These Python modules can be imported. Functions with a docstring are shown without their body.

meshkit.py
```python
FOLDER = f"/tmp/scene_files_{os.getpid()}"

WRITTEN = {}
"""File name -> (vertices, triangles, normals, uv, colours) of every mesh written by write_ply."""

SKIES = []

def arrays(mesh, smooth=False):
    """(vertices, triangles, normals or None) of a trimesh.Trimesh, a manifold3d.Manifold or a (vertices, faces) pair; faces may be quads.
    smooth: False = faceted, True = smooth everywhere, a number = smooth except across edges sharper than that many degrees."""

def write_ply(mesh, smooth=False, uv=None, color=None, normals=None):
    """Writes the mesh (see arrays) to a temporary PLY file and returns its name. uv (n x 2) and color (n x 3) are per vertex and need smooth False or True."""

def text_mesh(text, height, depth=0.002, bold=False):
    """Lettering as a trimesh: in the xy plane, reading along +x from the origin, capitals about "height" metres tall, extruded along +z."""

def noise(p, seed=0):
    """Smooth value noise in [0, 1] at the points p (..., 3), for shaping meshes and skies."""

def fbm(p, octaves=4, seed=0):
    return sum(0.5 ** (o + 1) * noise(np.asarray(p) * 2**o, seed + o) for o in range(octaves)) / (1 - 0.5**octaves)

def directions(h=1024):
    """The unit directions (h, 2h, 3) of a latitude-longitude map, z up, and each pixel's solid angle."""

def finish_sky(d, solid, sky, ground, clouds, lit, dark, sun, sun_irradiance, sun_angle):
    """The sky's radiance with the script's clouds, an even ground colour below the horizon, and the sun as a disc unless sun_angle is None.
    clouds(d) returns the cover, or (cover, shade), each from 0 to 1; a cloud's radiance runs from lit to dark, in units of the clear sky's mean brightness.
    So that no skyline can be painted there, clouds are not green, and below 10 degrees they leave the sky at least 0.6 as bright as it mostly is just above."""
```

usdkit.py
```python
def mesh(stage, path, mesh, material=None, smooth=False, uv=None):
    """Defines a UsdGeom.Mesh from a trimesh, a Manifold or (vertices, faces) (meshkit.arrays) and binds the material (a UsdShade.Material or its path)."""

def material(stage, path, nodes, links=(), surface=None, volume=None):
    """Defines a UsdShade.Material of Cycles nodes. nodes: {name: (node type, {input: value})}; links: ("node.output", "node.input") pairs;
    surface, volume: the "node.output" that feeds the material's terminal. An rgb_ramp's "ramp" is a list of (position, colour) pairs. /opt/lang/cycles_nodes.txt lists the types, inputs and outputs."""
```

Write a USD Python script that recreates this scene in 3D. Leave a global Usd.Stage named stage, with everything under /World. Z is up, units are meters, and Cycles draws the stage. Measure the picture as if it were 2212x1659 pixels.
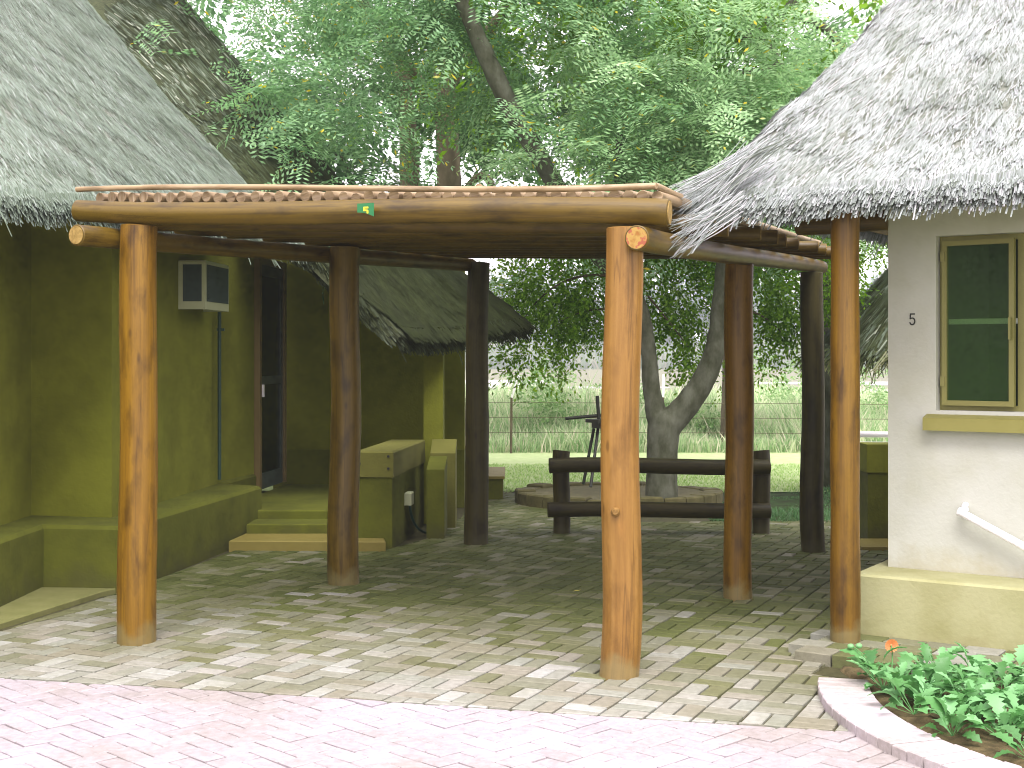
import math, random
import numpy as np, trimesh, usdkit, meshkit
from shapely.geometry import Polygon, Point, box as sbox
from shapely import affinity
from pxr import Usd, UsdGeom, UsdLux, UsdShade, Sdf, Gf, Vt

stage = Usd.Stage.CreateInMemory()
UsdGeom.Xform.Define(stage, '/World'); UsdGeom.Scope.Define(stage, '/World/Looks')

# ------------------------------------------------------------------ camera, sky, sun, exposure
EYE = 1.6
F = 3000.0 / 2212.0                       # focal length in picture widths
cam = UsdGeom.Camera.Define(stage, '/World/camera')
cam.AddTranslateOp().Set((0, 0, EYE)); cam.AddRotateXOp().Set(90.0)
cam.CreateHorizontalApertureAttr(36.0); cam.CreateVerticalApertureAttr(27.0)
cam.CreateFocalLengthAttr(36.0 * F)
cam.CreateVerticalApertureOffsetAttr(-36.0 * 64.5 / 2212.0)
cam.CreateClippingRangeAttr((0.1, 20000.0))
EXPOSURE = 2.15
cam.CreateExposureAttr(EXPOSURE)
SUN_EL, SUN_AZ = math.radians(58), math.radians(172)      # azimuth = atan2(x, y)
sky = UsdLux.DomeLight.Define(stage, '/World/sky')
skymat = usdkit.material(stage, '/World/Looks/sky_look', {
    'tc': ('texture_coordinate', {}),
    's': ('sky_texture', {'sky_type': 'single_scattering', 'sun_disc': False, 'sun_elevation': SUN_EL, 'sun_rotation': SUN_AZ}),
    'n': ('noise_texture', {'scale': 2.2, 'detail': 5, 'roughness': 0.55}),
    'r': ('rgb_ramp', {'ramp': [(0.25, (.80, .80, .80)), (0.6, (1, 1, 1))]}),
    'm': ('mix_color', {'b': (6.6, 5.9, 6.5), 'use_clamp': False}),
    'b': ('background_shader', {'strength': 0.1})},
    [('tc.generated', 'n.vector'), ('n.fac', 'r.fac'), ('r.color', 'm.fac'), ('s.color', 'm.a'), ('m.result', 'b.color')], surface='b.background')
UsdShade.MaterialBindingAPI.Apply(sky.GetPrim()).Bind(skymat)
sky.GetPrim().SetCustomDataByKey('kind', 'structure')
sun = UsdLux.DistantLight.Define(stage, '/World/sun')
sun.CreateIntensityAttr(0.4); sun.CreateAngleAttr(40.0); sun.CreateColorAttr((1.0, 0.955, 0.94)); sun.CreateNormalizeAttr(True)
sun.AddRotateZOp().Set(180 - math.degrees(SUN_AZ)); sun.AddRotateXOp().Set(90 - math.degrees(SUN_EL))

# ------------------------------------------------------------------ helpers
used = {}
def fresh(path):
    n = used.get(path, -1) + 1
    used[path] = n
    return path if n == 0 else '%s_%03d' % (path, n)
def tag(o, label=None, cat=None, group=None, kind=None):
    p = o.GetPrim()
    for k, v in (('label', label), ('category', cat), ('group', group), ('kind', kind)):
        if v: p.SetCustomDataByKey(k, v)
    return o
def thing(name, label, cat, loc=(0, 0, 0), group=None, parent='/World'):
    x = UsdGeom.Xform.Define(stage, fresh('/World/' + name))
    if any(loc): x.AddTranslateOp().Set(Gf.Vec3d(*map(float, loc)))
    tag(x, label, cat, group)
    x.loc = np.array(loc, float)
    LOC[str(x.GetPath())] = x.loc
    return x
LOC = {}
def obj(name, mesh, mat, parent=None, smooth=False, uv=None, tone=None, kind=None):
    """one Mesh prim; the vertices are in world coordinates and are moved into the parent's frame"""
    base = str(parent.GetPath()) if parent is not None else '/World'
    top = '/'.join(base.split('/')[:3])
    off = LOC.get(top, np.zeros(3))
    if isinstance(mesh, trimesh.Trimesh): mesh = (mesh.vertices, mesh.faces)
    elif hasattr(mesh, 'to_mesh'):
        mm = mesh.to_mesh(); mesh = (mm.vert_properties[:, :3], mm.tri_verts)
    mesh = (np.asarray(mesh[0], float) - off, mesh[1])
    m = usdkit.mesh(stage, fresh(base + '/' + name), mesh, mat, smooth=smooth, uv=uv)
    if tone is not None:
        if isinstance(tone, str):          # 'isl4': one random tone for every four vertices (one straw, one leaflet)
            k = int(tone[3:]); nv = len(mesh[0]); tone = np.repeat(np.random.default_rng(nv).random(nv // k + 1), k)[:nv]
        tone = np.atleast_1d(np.asarray(tone, np.float32))
        n = len(m.GetPointsAttr().Get())
        if len(tone) == 1: tone = np.full(n, tone[0], np.float32)
        UsdGeom.PrimvarsAPI(m).CreatePrimvar('tone', Sdf.ValueTypeNames.FloatArray, 'vertex').Set(Vt.FloatArray.FromNumpy(tone))
    if kind: m.GetPrim().SetCustomDataByKey('kind', kind)
    return m
def X(u, v, Y):
    """the point at depth Y whose direction from the eye is that of a sight line"""
    return np.array([(u - 1106.0) / 3000.0 * Y, Y, EYE + (765.0 - v) / 3000.0 * Y])
def G(u, v, z=0.0):
    return X(u, v, (EYE - z) * 3000.0 / (v - 765.0))
cat_ = trimesh.util.concatenate
def V3(*a): return np.array(a, float)
def boxm(x0, x1, y0, y1, z0, z1):
    m = trimesh.creation.box([x1 - x0, y1 - y0, z1 - z0]); m.apply_translation([(x0 + x1) / 2, (y0 + y1) / 2, (z0 + z1) / 2]); return m
def prism(poly, z0, z1, chamfer=0.0):
    """vertical prism over a plan polygon, with an eased upper edge"""
    p = poly if isinstance(poly, Polygon) else Polygon(poly)
    if not chamfer:
        m = trimesh.creation.extrude_polygon(p, z1 - z0); m.apply_translation([0, 0, z0]); return m
    from shapely.geometry.polygon import orient
    p = orient(p.simplify(1e-4)); q = p.buffer(-chamfer, join_style=2)
    a, b = np.array(p.exterior.coords)[:-1], np.array(orient(q).exterior.coords)[:-1]
    if len(a) != len(b): return prism(poly, z0, z1)
    k = np.argmin(np.linalg.norm(b - a[0], axis=1)); b = np.roll(b, -k, axis=0)
    n = len(a)
    v = np.vstack([np.c_[a, np.full(n, z0)], np.c_[a, np.full(n, z1 - chamfer)], np.c_[b, np.full(n, z1)]])
    f = []
    for r in range(2):
        for i in range(n):
            j = (i + 1) % n
            f += [[r * n + i, r * n + j, r * n + n + j], [r * n + i, r * n + n + j, r * n + n + i]]
    tv, tf = trimesh.creation.triangulate_polygon(Polygon(b), engine='earcut')
    top = trimesh.Trimesh(np.c_[tv, np.full(len(tv), z1)], tf, process=False)
    if top.face_normals[:, 2].sum() < 0: top.invert()
    m = cat_([trimesh.Trimesh(v, f, process=False), top]); m.remove_unreferenced_vertices(); return m
class Frame:
    def __init__(s, o, e):
        s.o = np.array(o, float); e = np.array(e, float); s.e = e / np.linalg.norm(e); s.m = np.array([-s.e[1], s.e[0]])
    def p(s, a, b): return s.o + a * s.e + b * s.m
    def pt(s, a, b, z): return np.array([*s.p(a, b), z])
    def box(s, a0, a1, b0, b1, z0, z1, chamfer=0.004):
        return prism([s.p(a0, b0), s.p(a1, b0), s.p(a1, b1), s.p(a0, b1)], z0, z1, chamfer)
    def bx(s, a0, a1, b0, b1, z0, z1):
        m = boxm(a0, a1, b0, b1, z0, z1); m.vertices = s.map(m.vertices); return m
    def map(s, v):
        v = np.asarray(v, float); return np.c_[s.o[None] + v[:, :1] * s.e + v[:, 1:2] * s.m, v[:, 2]]
def spline(pts, n):
    pts = np.asarray(pts, float)
    if len(pts) == 2: return pts[0] + np.linspace(0, 1, n)[:, None] * (pts[1] - pts[0])
    from scipy.interpolate import CubicSpline
    d = np.r_[0, np.cumsum(np.linalg.norm(np.diff(pts[:, :3], axis=0), axis=1))]
    return CubicSpline(d, pts)(np.linspace(0, d[-1], n))
def tube(pts, radii, sides=16, rings=24, rough=0.0, seed=0, cap=True, chamfer=0.0, seam=(0, 1, 0)):
    """a round pole along a smooth path, with uv (around, along) in metres; returns mesh, uv"""
    pts = np.asarray(pts, float); radii = np.broadcast_to(np.asarray(radii, float), (len(pts),))
    q = spline(np.c_[pts, radii], rings); p, r = q[:, :3], np.maximum(q[:, 3], 0.0008)
    t = np.gradient(p, axis=0); t /= np.linalg.norm(t, axis=1, keepdims=True)
    a = np.array(seam, float) if abs(np.dot(t[0], seam)) < .9 else np.array([0.3, 0.2, -1.0])
    A = []
    for k in range(rings):
        a = a - t[k] * np.dot(a, t[k]); a = a / np.linalg.norm(a); A.append(a)
    A = np.array(A); B = np.cross(t, A)
    ang = np.linspace(0, 2 * np.pi, sides + 1)
    dirs = np.cos(ang)[None, :, None] * A[:, None] + np.sin(ang)[None, :, None] * B[:, None]
    L = np.r_[0, np.cumsum(np.linalg.norm(np.diff(p, axis=0), axis=1))]
    rr = np.repeat(r[:, None], sides + 1, 1)
    if rough:
        c = p[:, None] + dirs * rr[..., None]
        nz = meshkit.fbm(c.reshape(-1, 3) * np.array([5, 5, 5]) + seed * 7.3, 3, seed).reshape(rr.shape) - .5
        nz2 = meshkit.fbm(c.reshape(-1, 3) * 1.7 + seed * 3.1, 2, seed + 5).reshape(rr.shape) - .5
        nz[:, -1] = nz[:, 0]; nz2[:, -1] = nz2[:, 0]
        rr = rr * (1 + rough * (nz + 1.4 * nz2))
    V = (p[:, None] + dirs * rr[..., None])
    uv = np.stack([np.broadcast_to(ang[None] * r.mean(), rr.shape), np.broadcast_to(L[:, None], rr.shape)], -1)
    i, j = np.meshgrid(np.arange(rings - 1), np.arange(sides), indexing='ij'); w = sides + 1
    qd = np.stack([i * w + j, i * w + j + 1, (i + 1) * w + j + 1, (i + 1) * w + j], -1).reshape(-1, 4)
    f = np.vstack([qd[:, [0, 1, 2]], qd[:, [0, 2, 3]]])
    V, uv = V.reshape(-1, 3), uv.reshape(-1, 2)
    if cap:
        for end, rows in ((0, V[:w - 1]), (1, V[-w:-1])):
            c = rows.mean(0); n0 = len(V)
            bul = (t[0] * -1 if end == 0 else t[-1]) * chamfer
            inner = c + (rows - c) * (.93 if chamfer else 1.0) + bul
            V = np.vstack([V, rows, inner, inner, (c + bul)[None]])
            k = np.arange(w - 1); k2 = (k + 1) % (w - 1); m = w - 1
            g = np.vstack([np.c_[n0 + k, n0 + k2, n0 + m + k2], np.c_[n0 + k, n0 + m + k2, n0 + m + k], np.c_[n0 + 2 * m + k, n0 + 2 * m + k2, np.full(m, n0 + 3 * m)]])
            if end == 0: g = g[:, ::-1]
            f = np.vstack([f, g])
            uv = np.vstack([uv, np.zeros((m, 2)) + [0, L[-1] * end], np.zeros((m, 2)), np.c_[np.cos(k / m * 6.283), np.sin(k / m * 6.283)] * .05, np.zeros((1, 2))])
    # outward winding
    tm = trimesh.Trimesh(V, f, process=False)
    if tm.volume < 0: f = f[:, ::-1]
    return (V, f), uv
def quads(c, a, b):
    """flat quads c +- a +- b  (n x 3 each)"""
    v = np.stack([c - a - b, c + a - b, c + a + b, c - a + b], 1).reshape(-1, 3)
    k = np.arange(len(c))[:, None] * 4
    return v, np.vstack([k + [0, 1, 2], k + [0, 2, 3]])
def join(ms):
    off, V, Fc = 0, [], []
    for v, f in ms: V.append(v); Fc.append(np.asarray(f) + off); off += len(v)
    return np.vstack(V), np.vstack(Fc)
def grid_mesh(P):
    n, m = P.shape[:2]
    i, j = np.meshgrid(np.arange(n - 1), np.arange(m - 1), indexing='ij')
    q = np.stack([i * m + j, (i + 1) * m + j, (i + 1) * m + j + 1, i * m + j + 1], -1).reshape(-1, 4)
    return P.reshape(-1, 3), np.vstack([q[:, [0, 1, 2]], q[:, [0, 2, 3]]])
def unit(a): return a / np.maximum(np.linalg.norm(a, axis=-1, keepdims=True), 1e-9)

# ------------------------------------------------------------------ materials
def MAT(name, nodes, links, surface='p.BSDF'):
    return usdkit.material(stage, '/World/Looks/' + name, nodes, links, surface=surface)
def ramped(name, stops, scale=8, detail=5, rough=.8, bump=0.0, bumpscale=None, mapscale=(1, 1, 1), coord='object', spec=.3, stain=None, distortion=0.0, grime=None):
    n = {'tc': ('texture_coordinate', {}), 'mp': ('mapping', {'scale': mapscale}),
         'n': ('noise_texture', {'scale': scale, 'detail': detail, 'roughness': .6, 'distortion': distortion}),
         'r': ('rgb_ramp', {'ramp': stops}), 'p': ('principled_bsdf', {'roughness': rough, 'specular_ior_level': spec})}
    l = [('tc.' + coord, 'mp.vector'), ('mp.vector', 'n.vector'), ('n.fac', 'r.fac')]
    col = 'r.color'
    if stain:
        n |= {'n2': ('noise_texture', {'scale': stain[0], 'detail': 4, 'roughness': .6}), 'r2': ('rgb_ramp', {'ramp': [(stain[1], (1, 1, 1)), (stain[2], stain[3])]}),
              'mx': ('mix_color', {'blend_type': 'multiply', 'fac': 1.0})}
        l += [('tc.' + coord, 'n2.vector'), ('n2.fac', 'r2.fac'), ('r.color', 'mx.a'), ('r2.color', 'mx.b')]
        col = 'mx.result'
    if grime:
        n |= {'ge': ('geometry', {}), 'gs': ('separate_xyz', {}), 'gn': ('noise_texture', {'scale': 4.5, 'detail': 5, 'roughness': .65}), 'ga': ('math', {'math_type': 'multiply_add', 'value2': -.5, 'value3': .25}), 'gb': ('math', {'math_type': 'add'}), 'gm': ('map_range', {'from_min': grime[0], 'from_max': grime[1], 'to_min': .75, 'to_max': 0.0, 'clamp': True}), 'gx': ('mix_color', {'b': grime[2]})}
        l += [('ge.position', 'gs.vector'), ('tc.object', 'gn.vector'), ('gn.fac', 'ga.value1'), ('ga.value', 'gb.value1'), ('gs.z', 'gb.value2'), ('gb.value', 'gm.value'), ('gm.result', 'gx.fac'), (col, 'gx.a')]
        col = 'gx.result'
    l.append((col, 'p.base_color'))
    if bump:
        n |= {'nb': ('noise_texture', {'scale': bumpscale or scale * 3, 'detail': 4}), 'b': ('bump', {'strength': bump, 'distance': .01})}
        l += [('mp.vector', 'nb.vector'), ('nb.fac', 'b.height'), ('b.normal', 'p.normal')]
    return MAT(name, n, l)
def wood(name, dark, mid, light, rough=.5, spec=.35, blotch=.55, foot=(.17, .155, .07)):
    """long grain from the pole's own uv: around x 45, along x 1.6"""
    return MAT(name, {
        'tc': ('texture_coordinate', {}), 'oi': ('object_info', {}), 'at': ('attribute', {'attribute': 'tone'}),
        'mp': ('mapping', {'scale': (30, 1.1, 1)}), 'mp2': ('mapping', {'scale': (11, 3.4, 1)}), 'cx': ('combine_xyz', {}), 'tn': ('math', {'math_type': 'multiply', 'value2': 37.0}),
        'ad': ('vector_math', {'math_type': 'add'}), 'n': ('noise_texture', {'scale': 1.0, 'detail': 6, 'roughness': .65}),
        'n2': ('noise_texture', {'scale': 1.0, 'detail': 4, 'roughness': .6}), 'r': ('rgb_ramp', {'ramp': [(.18, dark), (.5, mid), (.82, light)]}),
        'r2': ('rgb_ramp', {'ramp': [(.30, (blotch * .8, blotch * .75, blotch * .6)), (.50, (1, 1, 1)), (.66, (1.0, 1.0, 1.0)), (.8, (1.3, 1.25, 1.3))]}),
        'vo': ('voronoi_texture', {'scale': 1.0}), 'mpv': ('mapping', {'scale': (9, 3.2, 1)}), 'rv': ('rgb_ramp', {'ramp': [(.05, (.25, .2, .15)), (.12, (1, 1, 1))]}),
        'mk': ('mix_color', {'blend_type': 'multiply', 'fac': .6}),
        'mx': ('mix_color', {'blend_type': 'multiply', 'fac': 1.0}), 'b': ('bump', {'strength': .2, 'distance': .004}),
        'mpc': ('mapping', {'scale': (13, .42, 1)}), 'nc': ('noise_texture', {'scale': 1.0, 'detail': 3, 'roughness': .5}), 'rc': ('rgb_ramp', {'ramp': [(.487, (1, 1, 1)), (.498, (.3, .25, .2)), (.502, (.3, .25, .2)), (.513, (1, 1, 1))]}), 'mc': ('mix_color', {'blend_type': 'multiply', 'fac': .45}),
        'sx': ('separate_xyz', {}), 'nd': ('noise_texture', {'scale': 9.0, 'detail': 4}), 'da': ('math', {'math_type': 'multiply_add', 'value2': -.24, 'value3': .19}), 'df': ('map_range', {'from_min': 0.0, 'from_max': .07, 'to_min': .5, 'to_max': 0.0, 'clamp': True}), 'ds': ('math', {'math_type': 'subtract'}), 'md': ('mix_color', {'b': foot or (0, 0, 0)}),
        'p': ('principled_bsdf', {'roughness': rough, 'specular_ior_level': spec})},
        [('at.fac', 'tn.value1'), ('tn.value', 'cx.z'), ('tc.UV', 'ad.vector1'), ('cx.vector', 'ad.vector2'), ('ad.vector', 'mp.vector'), ('ad.vector', 'mp2.vector'),
         ('mp.vector', 'n.vector'), ('mp2.vector', 'n2.vector'), ('n.fac', 'r.fac'), ('n2.fac', 'r2.fac'), ('r.color', 'mx.a'), ('r2.color', 'mx.b'),
         ('ad.vector', 'mpv.vector'), ('mpv.vector', 'vo.vector'), ('vo.distance', 'rv.fac'), ('mx.result', 'mk.a'), ('rv.color', 'mk.b'), ('ad.vector', 'mpc.vector'), ('mpc.vector', 'nc.vector'), ('nc.fac', 'rc.fac'), ('mk.result', 'mc.a'), ('rc.color', 'mc.b'),
         ('ad.vector', 'nd.vector'), ('tc.UV', 'sx.vector'), ('nd.fac', 'da.value1'), ('sx.y', 'ds.value1'), ('da.value', 'ds.value2'), ('ds.value', 'df.value'), ('df.result', 'md.fac'), ('mc.result', 'md.a'), ('md.result' if foot else 'mc.result', 'p.base_color'),
         ('n.fac', 'b.height'), ('b.normal', 'p.normal')])
def leafmat(name, ramp, trans=.45, rough=.5, tcol=None):
    return MAT(name, {
        'g': ('attribute', {'attribute': 'tone'}), 'r': ('rgb_ramp', {'ramp': ramp}), 'p': ('principled_bsdf', {'roughness': rough, 'specular_ior_level': .35}),
        't': ('translucent_bsdf', {}), 'h': ('hsv', {'saturation': 1.1, 'value': 1.25}), 'm': ('mix_closure', {'fac': trans})},
        [('g.fac', 'r.fac'), ('r.color', 'p.base_color'), ('r.color', 'h.color'), ('h.color', 't.color'), ('p.BSDF', 'm.closure1'), ('t.BSDF', 'm.closure2')], surface='m.closure')
def plain(name, col, rough=.5, metallic=0.0, spec=.4):
    return MAT(name, {'p': ('principled_bsdf', {'base_color': col, 'roughness': rough, 'metallic': metallic, 'specular_ior_level': spec})}, [])

M = {}
def pavermat(name, ramp):
    return MAT(name, {
        'at': ('attribute', {'attribute': 'tone'}), 'tc': ('texture_coordinate', {}), 'r': ('rgb_ramp', {'ramp': ramp}),
        'n': ('noise_texture', {'scale': 26, 'detail': 6, 'roughness': .7}), 'rn': ('rgb_ramp', {'ramp': [(.3, (.74, .74, .70)), (.65, (1.05, 1.05, 1.03))]}),
        'n2': ('noise_texture', {'scale': 1.1, 'detail': 4, 'roughness': .6}), 'r2': ('rgb_ramp', {'ramp': [(.36, (.80, .80, .70)), (.6, (1, 1, 1))]}),
        'a': ('mix_color', {'blend_type': 'multiply', 'fac': 1.0}), 'c': ('mix_color', {'blend_type': 'multiply', 'fac': 1.0}),
        'nb': ('noise_texture', {'scale': 160, 'detail': 3}), 'b': ('bump', {'strength': .4, 'distance': .004}),
        'p': ('principled_bsdf', {'roughness': .75, 'specular_ior_level': .3})},
        [('at.fac', 'r.fac'), ('tc.object', 'n.vector'), ('tc.object', 'n2.vector'), ('n.fac', 'rn.fac'), ('n2.fac', 'r2.fac'), ('r.color', 'a.a'), ('rn.color', 'a.b'),
         ('a.result', 'c.a'), ('r2.color', 'c.b'), ('c.result', 'p.base_color'), ('tc.object', 'nb.vector'), ('nb.fac', 'b.height'), ('b.normal', 'p.normal')])
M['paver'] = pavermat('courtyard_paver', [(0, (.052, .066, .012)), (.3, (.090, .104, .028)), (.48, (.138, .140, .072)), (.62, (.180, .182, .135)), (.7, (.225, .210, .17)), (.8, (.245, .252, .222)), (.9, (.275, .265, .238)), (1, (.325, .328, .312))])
M['paver2'] = pavermat('driveway_paver', [(0, (.325, .292, .322)), (.5, (.345, .307, .343)), (1, (.37, .33, .368))])
M['kerb'] = pavermat('kerb_brick', [(0, (.41, .365, .405)), (1, (.46, .41, .455))])
M['joint'] = ramped('sandy_joint', [(.3, (.030, .030, .009)), (.7, (.06, .055, .022))], scale=14, bump=.4)
M['soil'] = ramped('bed_soil', [(.3, (.05, .040, .016)), (.7, (.13, .095, .042))], scale=22, bump=1.0, bumpscale=60)
M['concrete'] = ramped('concrete', [(.3, (.13, .135, .04)), (.7, (.17, .17, .06))], scale=6, bump=.15, bumpscale=50)
M['wall_l'] = ramped('olive_plaster', [(.3, (.135, .146, .009)), (.7, (.168, .180, .014))], scale=3, bump=.25, bumpscale=40, rough=.9, stain=(1.9, .42, .75, (.70, .70, .55)))  # olive paint with its base colour darkened to stand in for shade
M['cap_l'] = ramped('olive_cap', [(.3, (.108, .108, .018)), (.7, (.135, .132, .026))], scale=3, bump=.25, bumpscale=40, rough=.9, stain=(3, .42, .75, (.7, .7, .6)))
M['dado_l'] = ramped('olive_dado', [(.3, (.080, .090, .005)), (.7, (.102, .11, .008))], scale=3, bump=.25, bumpscale=40, rough=.9, stain=(2.5, .42, .75, (.62, .62, .5)), grime=(-.03, .16, (.055, .055, .015)))
M['wall_r'] = ramped('cream_plaster', [(.3, (.425, .435, .375)), (.7, (.465, .475, .415))], scale=2.5, bump=.2, bumpscale=45, rough=.9, stain=(2.3, .45, .8, (.86, .85, .76)), grime=(.36, .50, (.36, .34, .24)))
M['plinth_r'] = ramped('buff_plaster', [(.3, (.285, .285, .14)), (.7, (.32, .315, .17))], scale=2.5, bump=.2, bumpscale=45, rough=.9, stain=(3.2, .42, .75, (.78, .76, .64)), grime=(-.02, .14, (.20, .17, .075)))
M['sill'] = ramped('sill_paint', [(.3, (.20, .185, .045)), (.7, (.23, .215, .06))], scale=5, rough=.5)
M['tan'] = ramped('step_paint', [(.3, (.17, .14, .028)), (.7, (.20, .165, .04))], scale=5, rough=.7)
M['frame'] = plain('window_frame', (.19, .18, .05), .5)
M['room'] = plain('dark_room', (.03, .04, .02), .9)
M['rail_in'] = plain('curtain_rail', (.88, .9, .88), .5)
M['pane'] = MAT('obscured_glass', {
    'tc': ('texture_coordinate', {}), 'v': ('voronoi_texture', {'scale': 95}), 'b': ('bump', {'strength': .5, 'distance': .004}),
    'd': ('principled_bsdf', {'base_color': (.014, .034, .006), 'roughness': .3, 'specular_ior_level': .2}), 't': ('transparent_bsdf', {'color': (.72, .84, .66)}), 'm': ('mix_closure', {'fac': .68})},
    [('tc.object', 'v.vector'), ('v.distance', 'b.height'), ('b.normal', 'd.normal'), ('d.BSDF', 'm.closure1'), ('t.BSDF', 'm.closure2')], surface='m.closure')
M['doorpane'] = MAT('door_glass', {'g': ('glossy_bsdf', {'color': (.8, .9, .9), 'roughness': .05}), 't': ('transparent_bsdf', {'color': (.55, .65, .6)}), 'f': ('fresnel', {'IOR': 1.5}), 'm': ('mix_closure', {})},
    [('f.fac', 'm.fac'), ('t.BSDF', 'm.closure1'), ('g.BSDF', 'm.closure2')], surface='m.closure')
M['white'] = plain('white_paint', (.78, .76, .76), .4)
M['whitemetal'] = plain('white_rail_paint', (.8, .78, .8), .35)
M['acgrille'] = plain('ac_grille', (.03, .05, .045), .6)
M['accase'] = plain('ac_case', (.40, .43, .26), .5)
M['cable'] = plain('green_cable', (.014, .045, .028), .5)
M['black'] = plain('black_metal', (.012, .014, .008), .55)
M['ink'] = plain('black_numeral', (.012, .014, .01), .5)
M['signgreen'] = plain('sign_green', (.008, .12, .035), .4)
M['signyellow'] = plain('sign_yellow', (.75, .60, .02), .4)
M['post'] = wood('orange_pole', (.070, .032, .002), (.150, .076, .004), (.215, .118, .009), rough=.42)
M['postred'] = wood('red_pole', (.12, .056, .009), (.205, .105, .021), (.27, .150, .042), rough=.42, blotch=.8)
NF = dict(foot=None)
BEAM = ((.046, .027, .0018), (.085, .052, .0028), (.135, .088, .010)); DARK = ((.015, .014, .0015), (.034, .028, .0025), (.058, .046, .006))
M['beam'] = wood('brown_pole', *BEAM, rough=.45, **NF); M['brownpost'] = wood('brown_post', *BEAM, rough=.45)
M['amberpost'] = wood('amber_post', (.045, .019, .0015), (.115, .058, .003), (.175, .098, .007), rough=.42)  # darker copy of the orange pole, shade carried in its colour
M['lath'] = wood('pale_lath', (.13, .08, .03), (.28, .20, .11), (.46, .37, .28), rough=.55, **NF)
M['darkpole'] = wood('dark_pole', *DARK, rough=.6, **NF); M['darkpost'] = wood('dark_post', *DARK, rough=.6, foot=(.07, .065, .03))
M['endgrain'] = ramped('log_end', [(.3, (.16, .10, .022)), (.7, (.32, .22, .07))], scale=60, rough=.7)
M['knot'] = ramped('sawn_knot', [(.3, (.10, .05, .008)), (.7, (.26, .15, .04))], scale=60, rough=.6)
M['redpaint'] = ramped('red_log_end', [(.3, (.22, .09, .015)), (.44, (.30, .19, .045)), (.5, (.32, .20, .05)), (.54, (.26, .075, .035)), (.7, (.24, .06, .03))], scale=19, rough=.6)
M['bark'] = ramped('grey_bark', [(.3, (.042, .046, .022)), (.7, (.125, .13, .095))], scale=9, mapscale=(1, 1, .5), bump=.6, bumpscale=26, rough=.9, stain=(3, .5, .7, (.5, .5, .35)))
M['darkbark'] = ramped('dark_bark', [(.3, (.05, .04, .02)), (.7, (.12, .10, .06))], scale=9, mapscale=(1, 1, .4), bump=.8, bumpscale=20, rough=.95)
def strawmat(name, ramp):
    return MAT(name, {'g': ('attribute', {'attribute': 'tone'}), 'r': ('rgb_ramp', {'ramp': ramp}), 'tc': ('texture_coordinate', {}), 'n': ('noise_texture', {'scale': 1.4, 'detail': 5, 'roughness': .65}),
        'rn': ('rgb_ramp', {'ramp': [(.34, (.72, .74, .68)), (.52, (1, 1, 1))]}), 'a': ('mix_color', {'blend_type': 'multiply', 'fac': 1.0}), 'p': ('principled_bsdf', {'roughness': .65, 'specular_ior_level': .3})},
        [('g.fac', 'r.fac'), ('tc.object', 'n.vector'), ('n.fac', 'rn.fac'), ('r.color', 'a.a'), ('rn.color', 'a.b'), ('a.result', 'p.base_color')])
M['straw_r'] = strawmat('grey_straw', [(0, (.06, .075, .045)), (.1, (.15, .175, .145)), (.35, (.235, .265, .25)), (.8, (.30, .325, .32)), (1, (.44, .43, .45))])
M['straw_l'] = strawmat('weathered_straw', [(0, (.05, .07, .035)), (.1, (.11, .14, .095)), (.45, (.165, .21, .165)), (.9, (.21, .26, .21)), (1, (.36, .39, .37))])
M['straw_m'] = strawmat('mossy_straw', [(0, (.012, .017, .003)), (.4, (.030, .038, .007)), (.65, (.055, .072, .040)), (.95, (.12, .15, .11)), (1, (.26, .28, .22))])
M['thatch_base'] = ramped('thatch_core', [(.35, (.08, .09, .065)), (.65, (.18, .19, .16))], scale=30, bump=.6)
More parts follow.
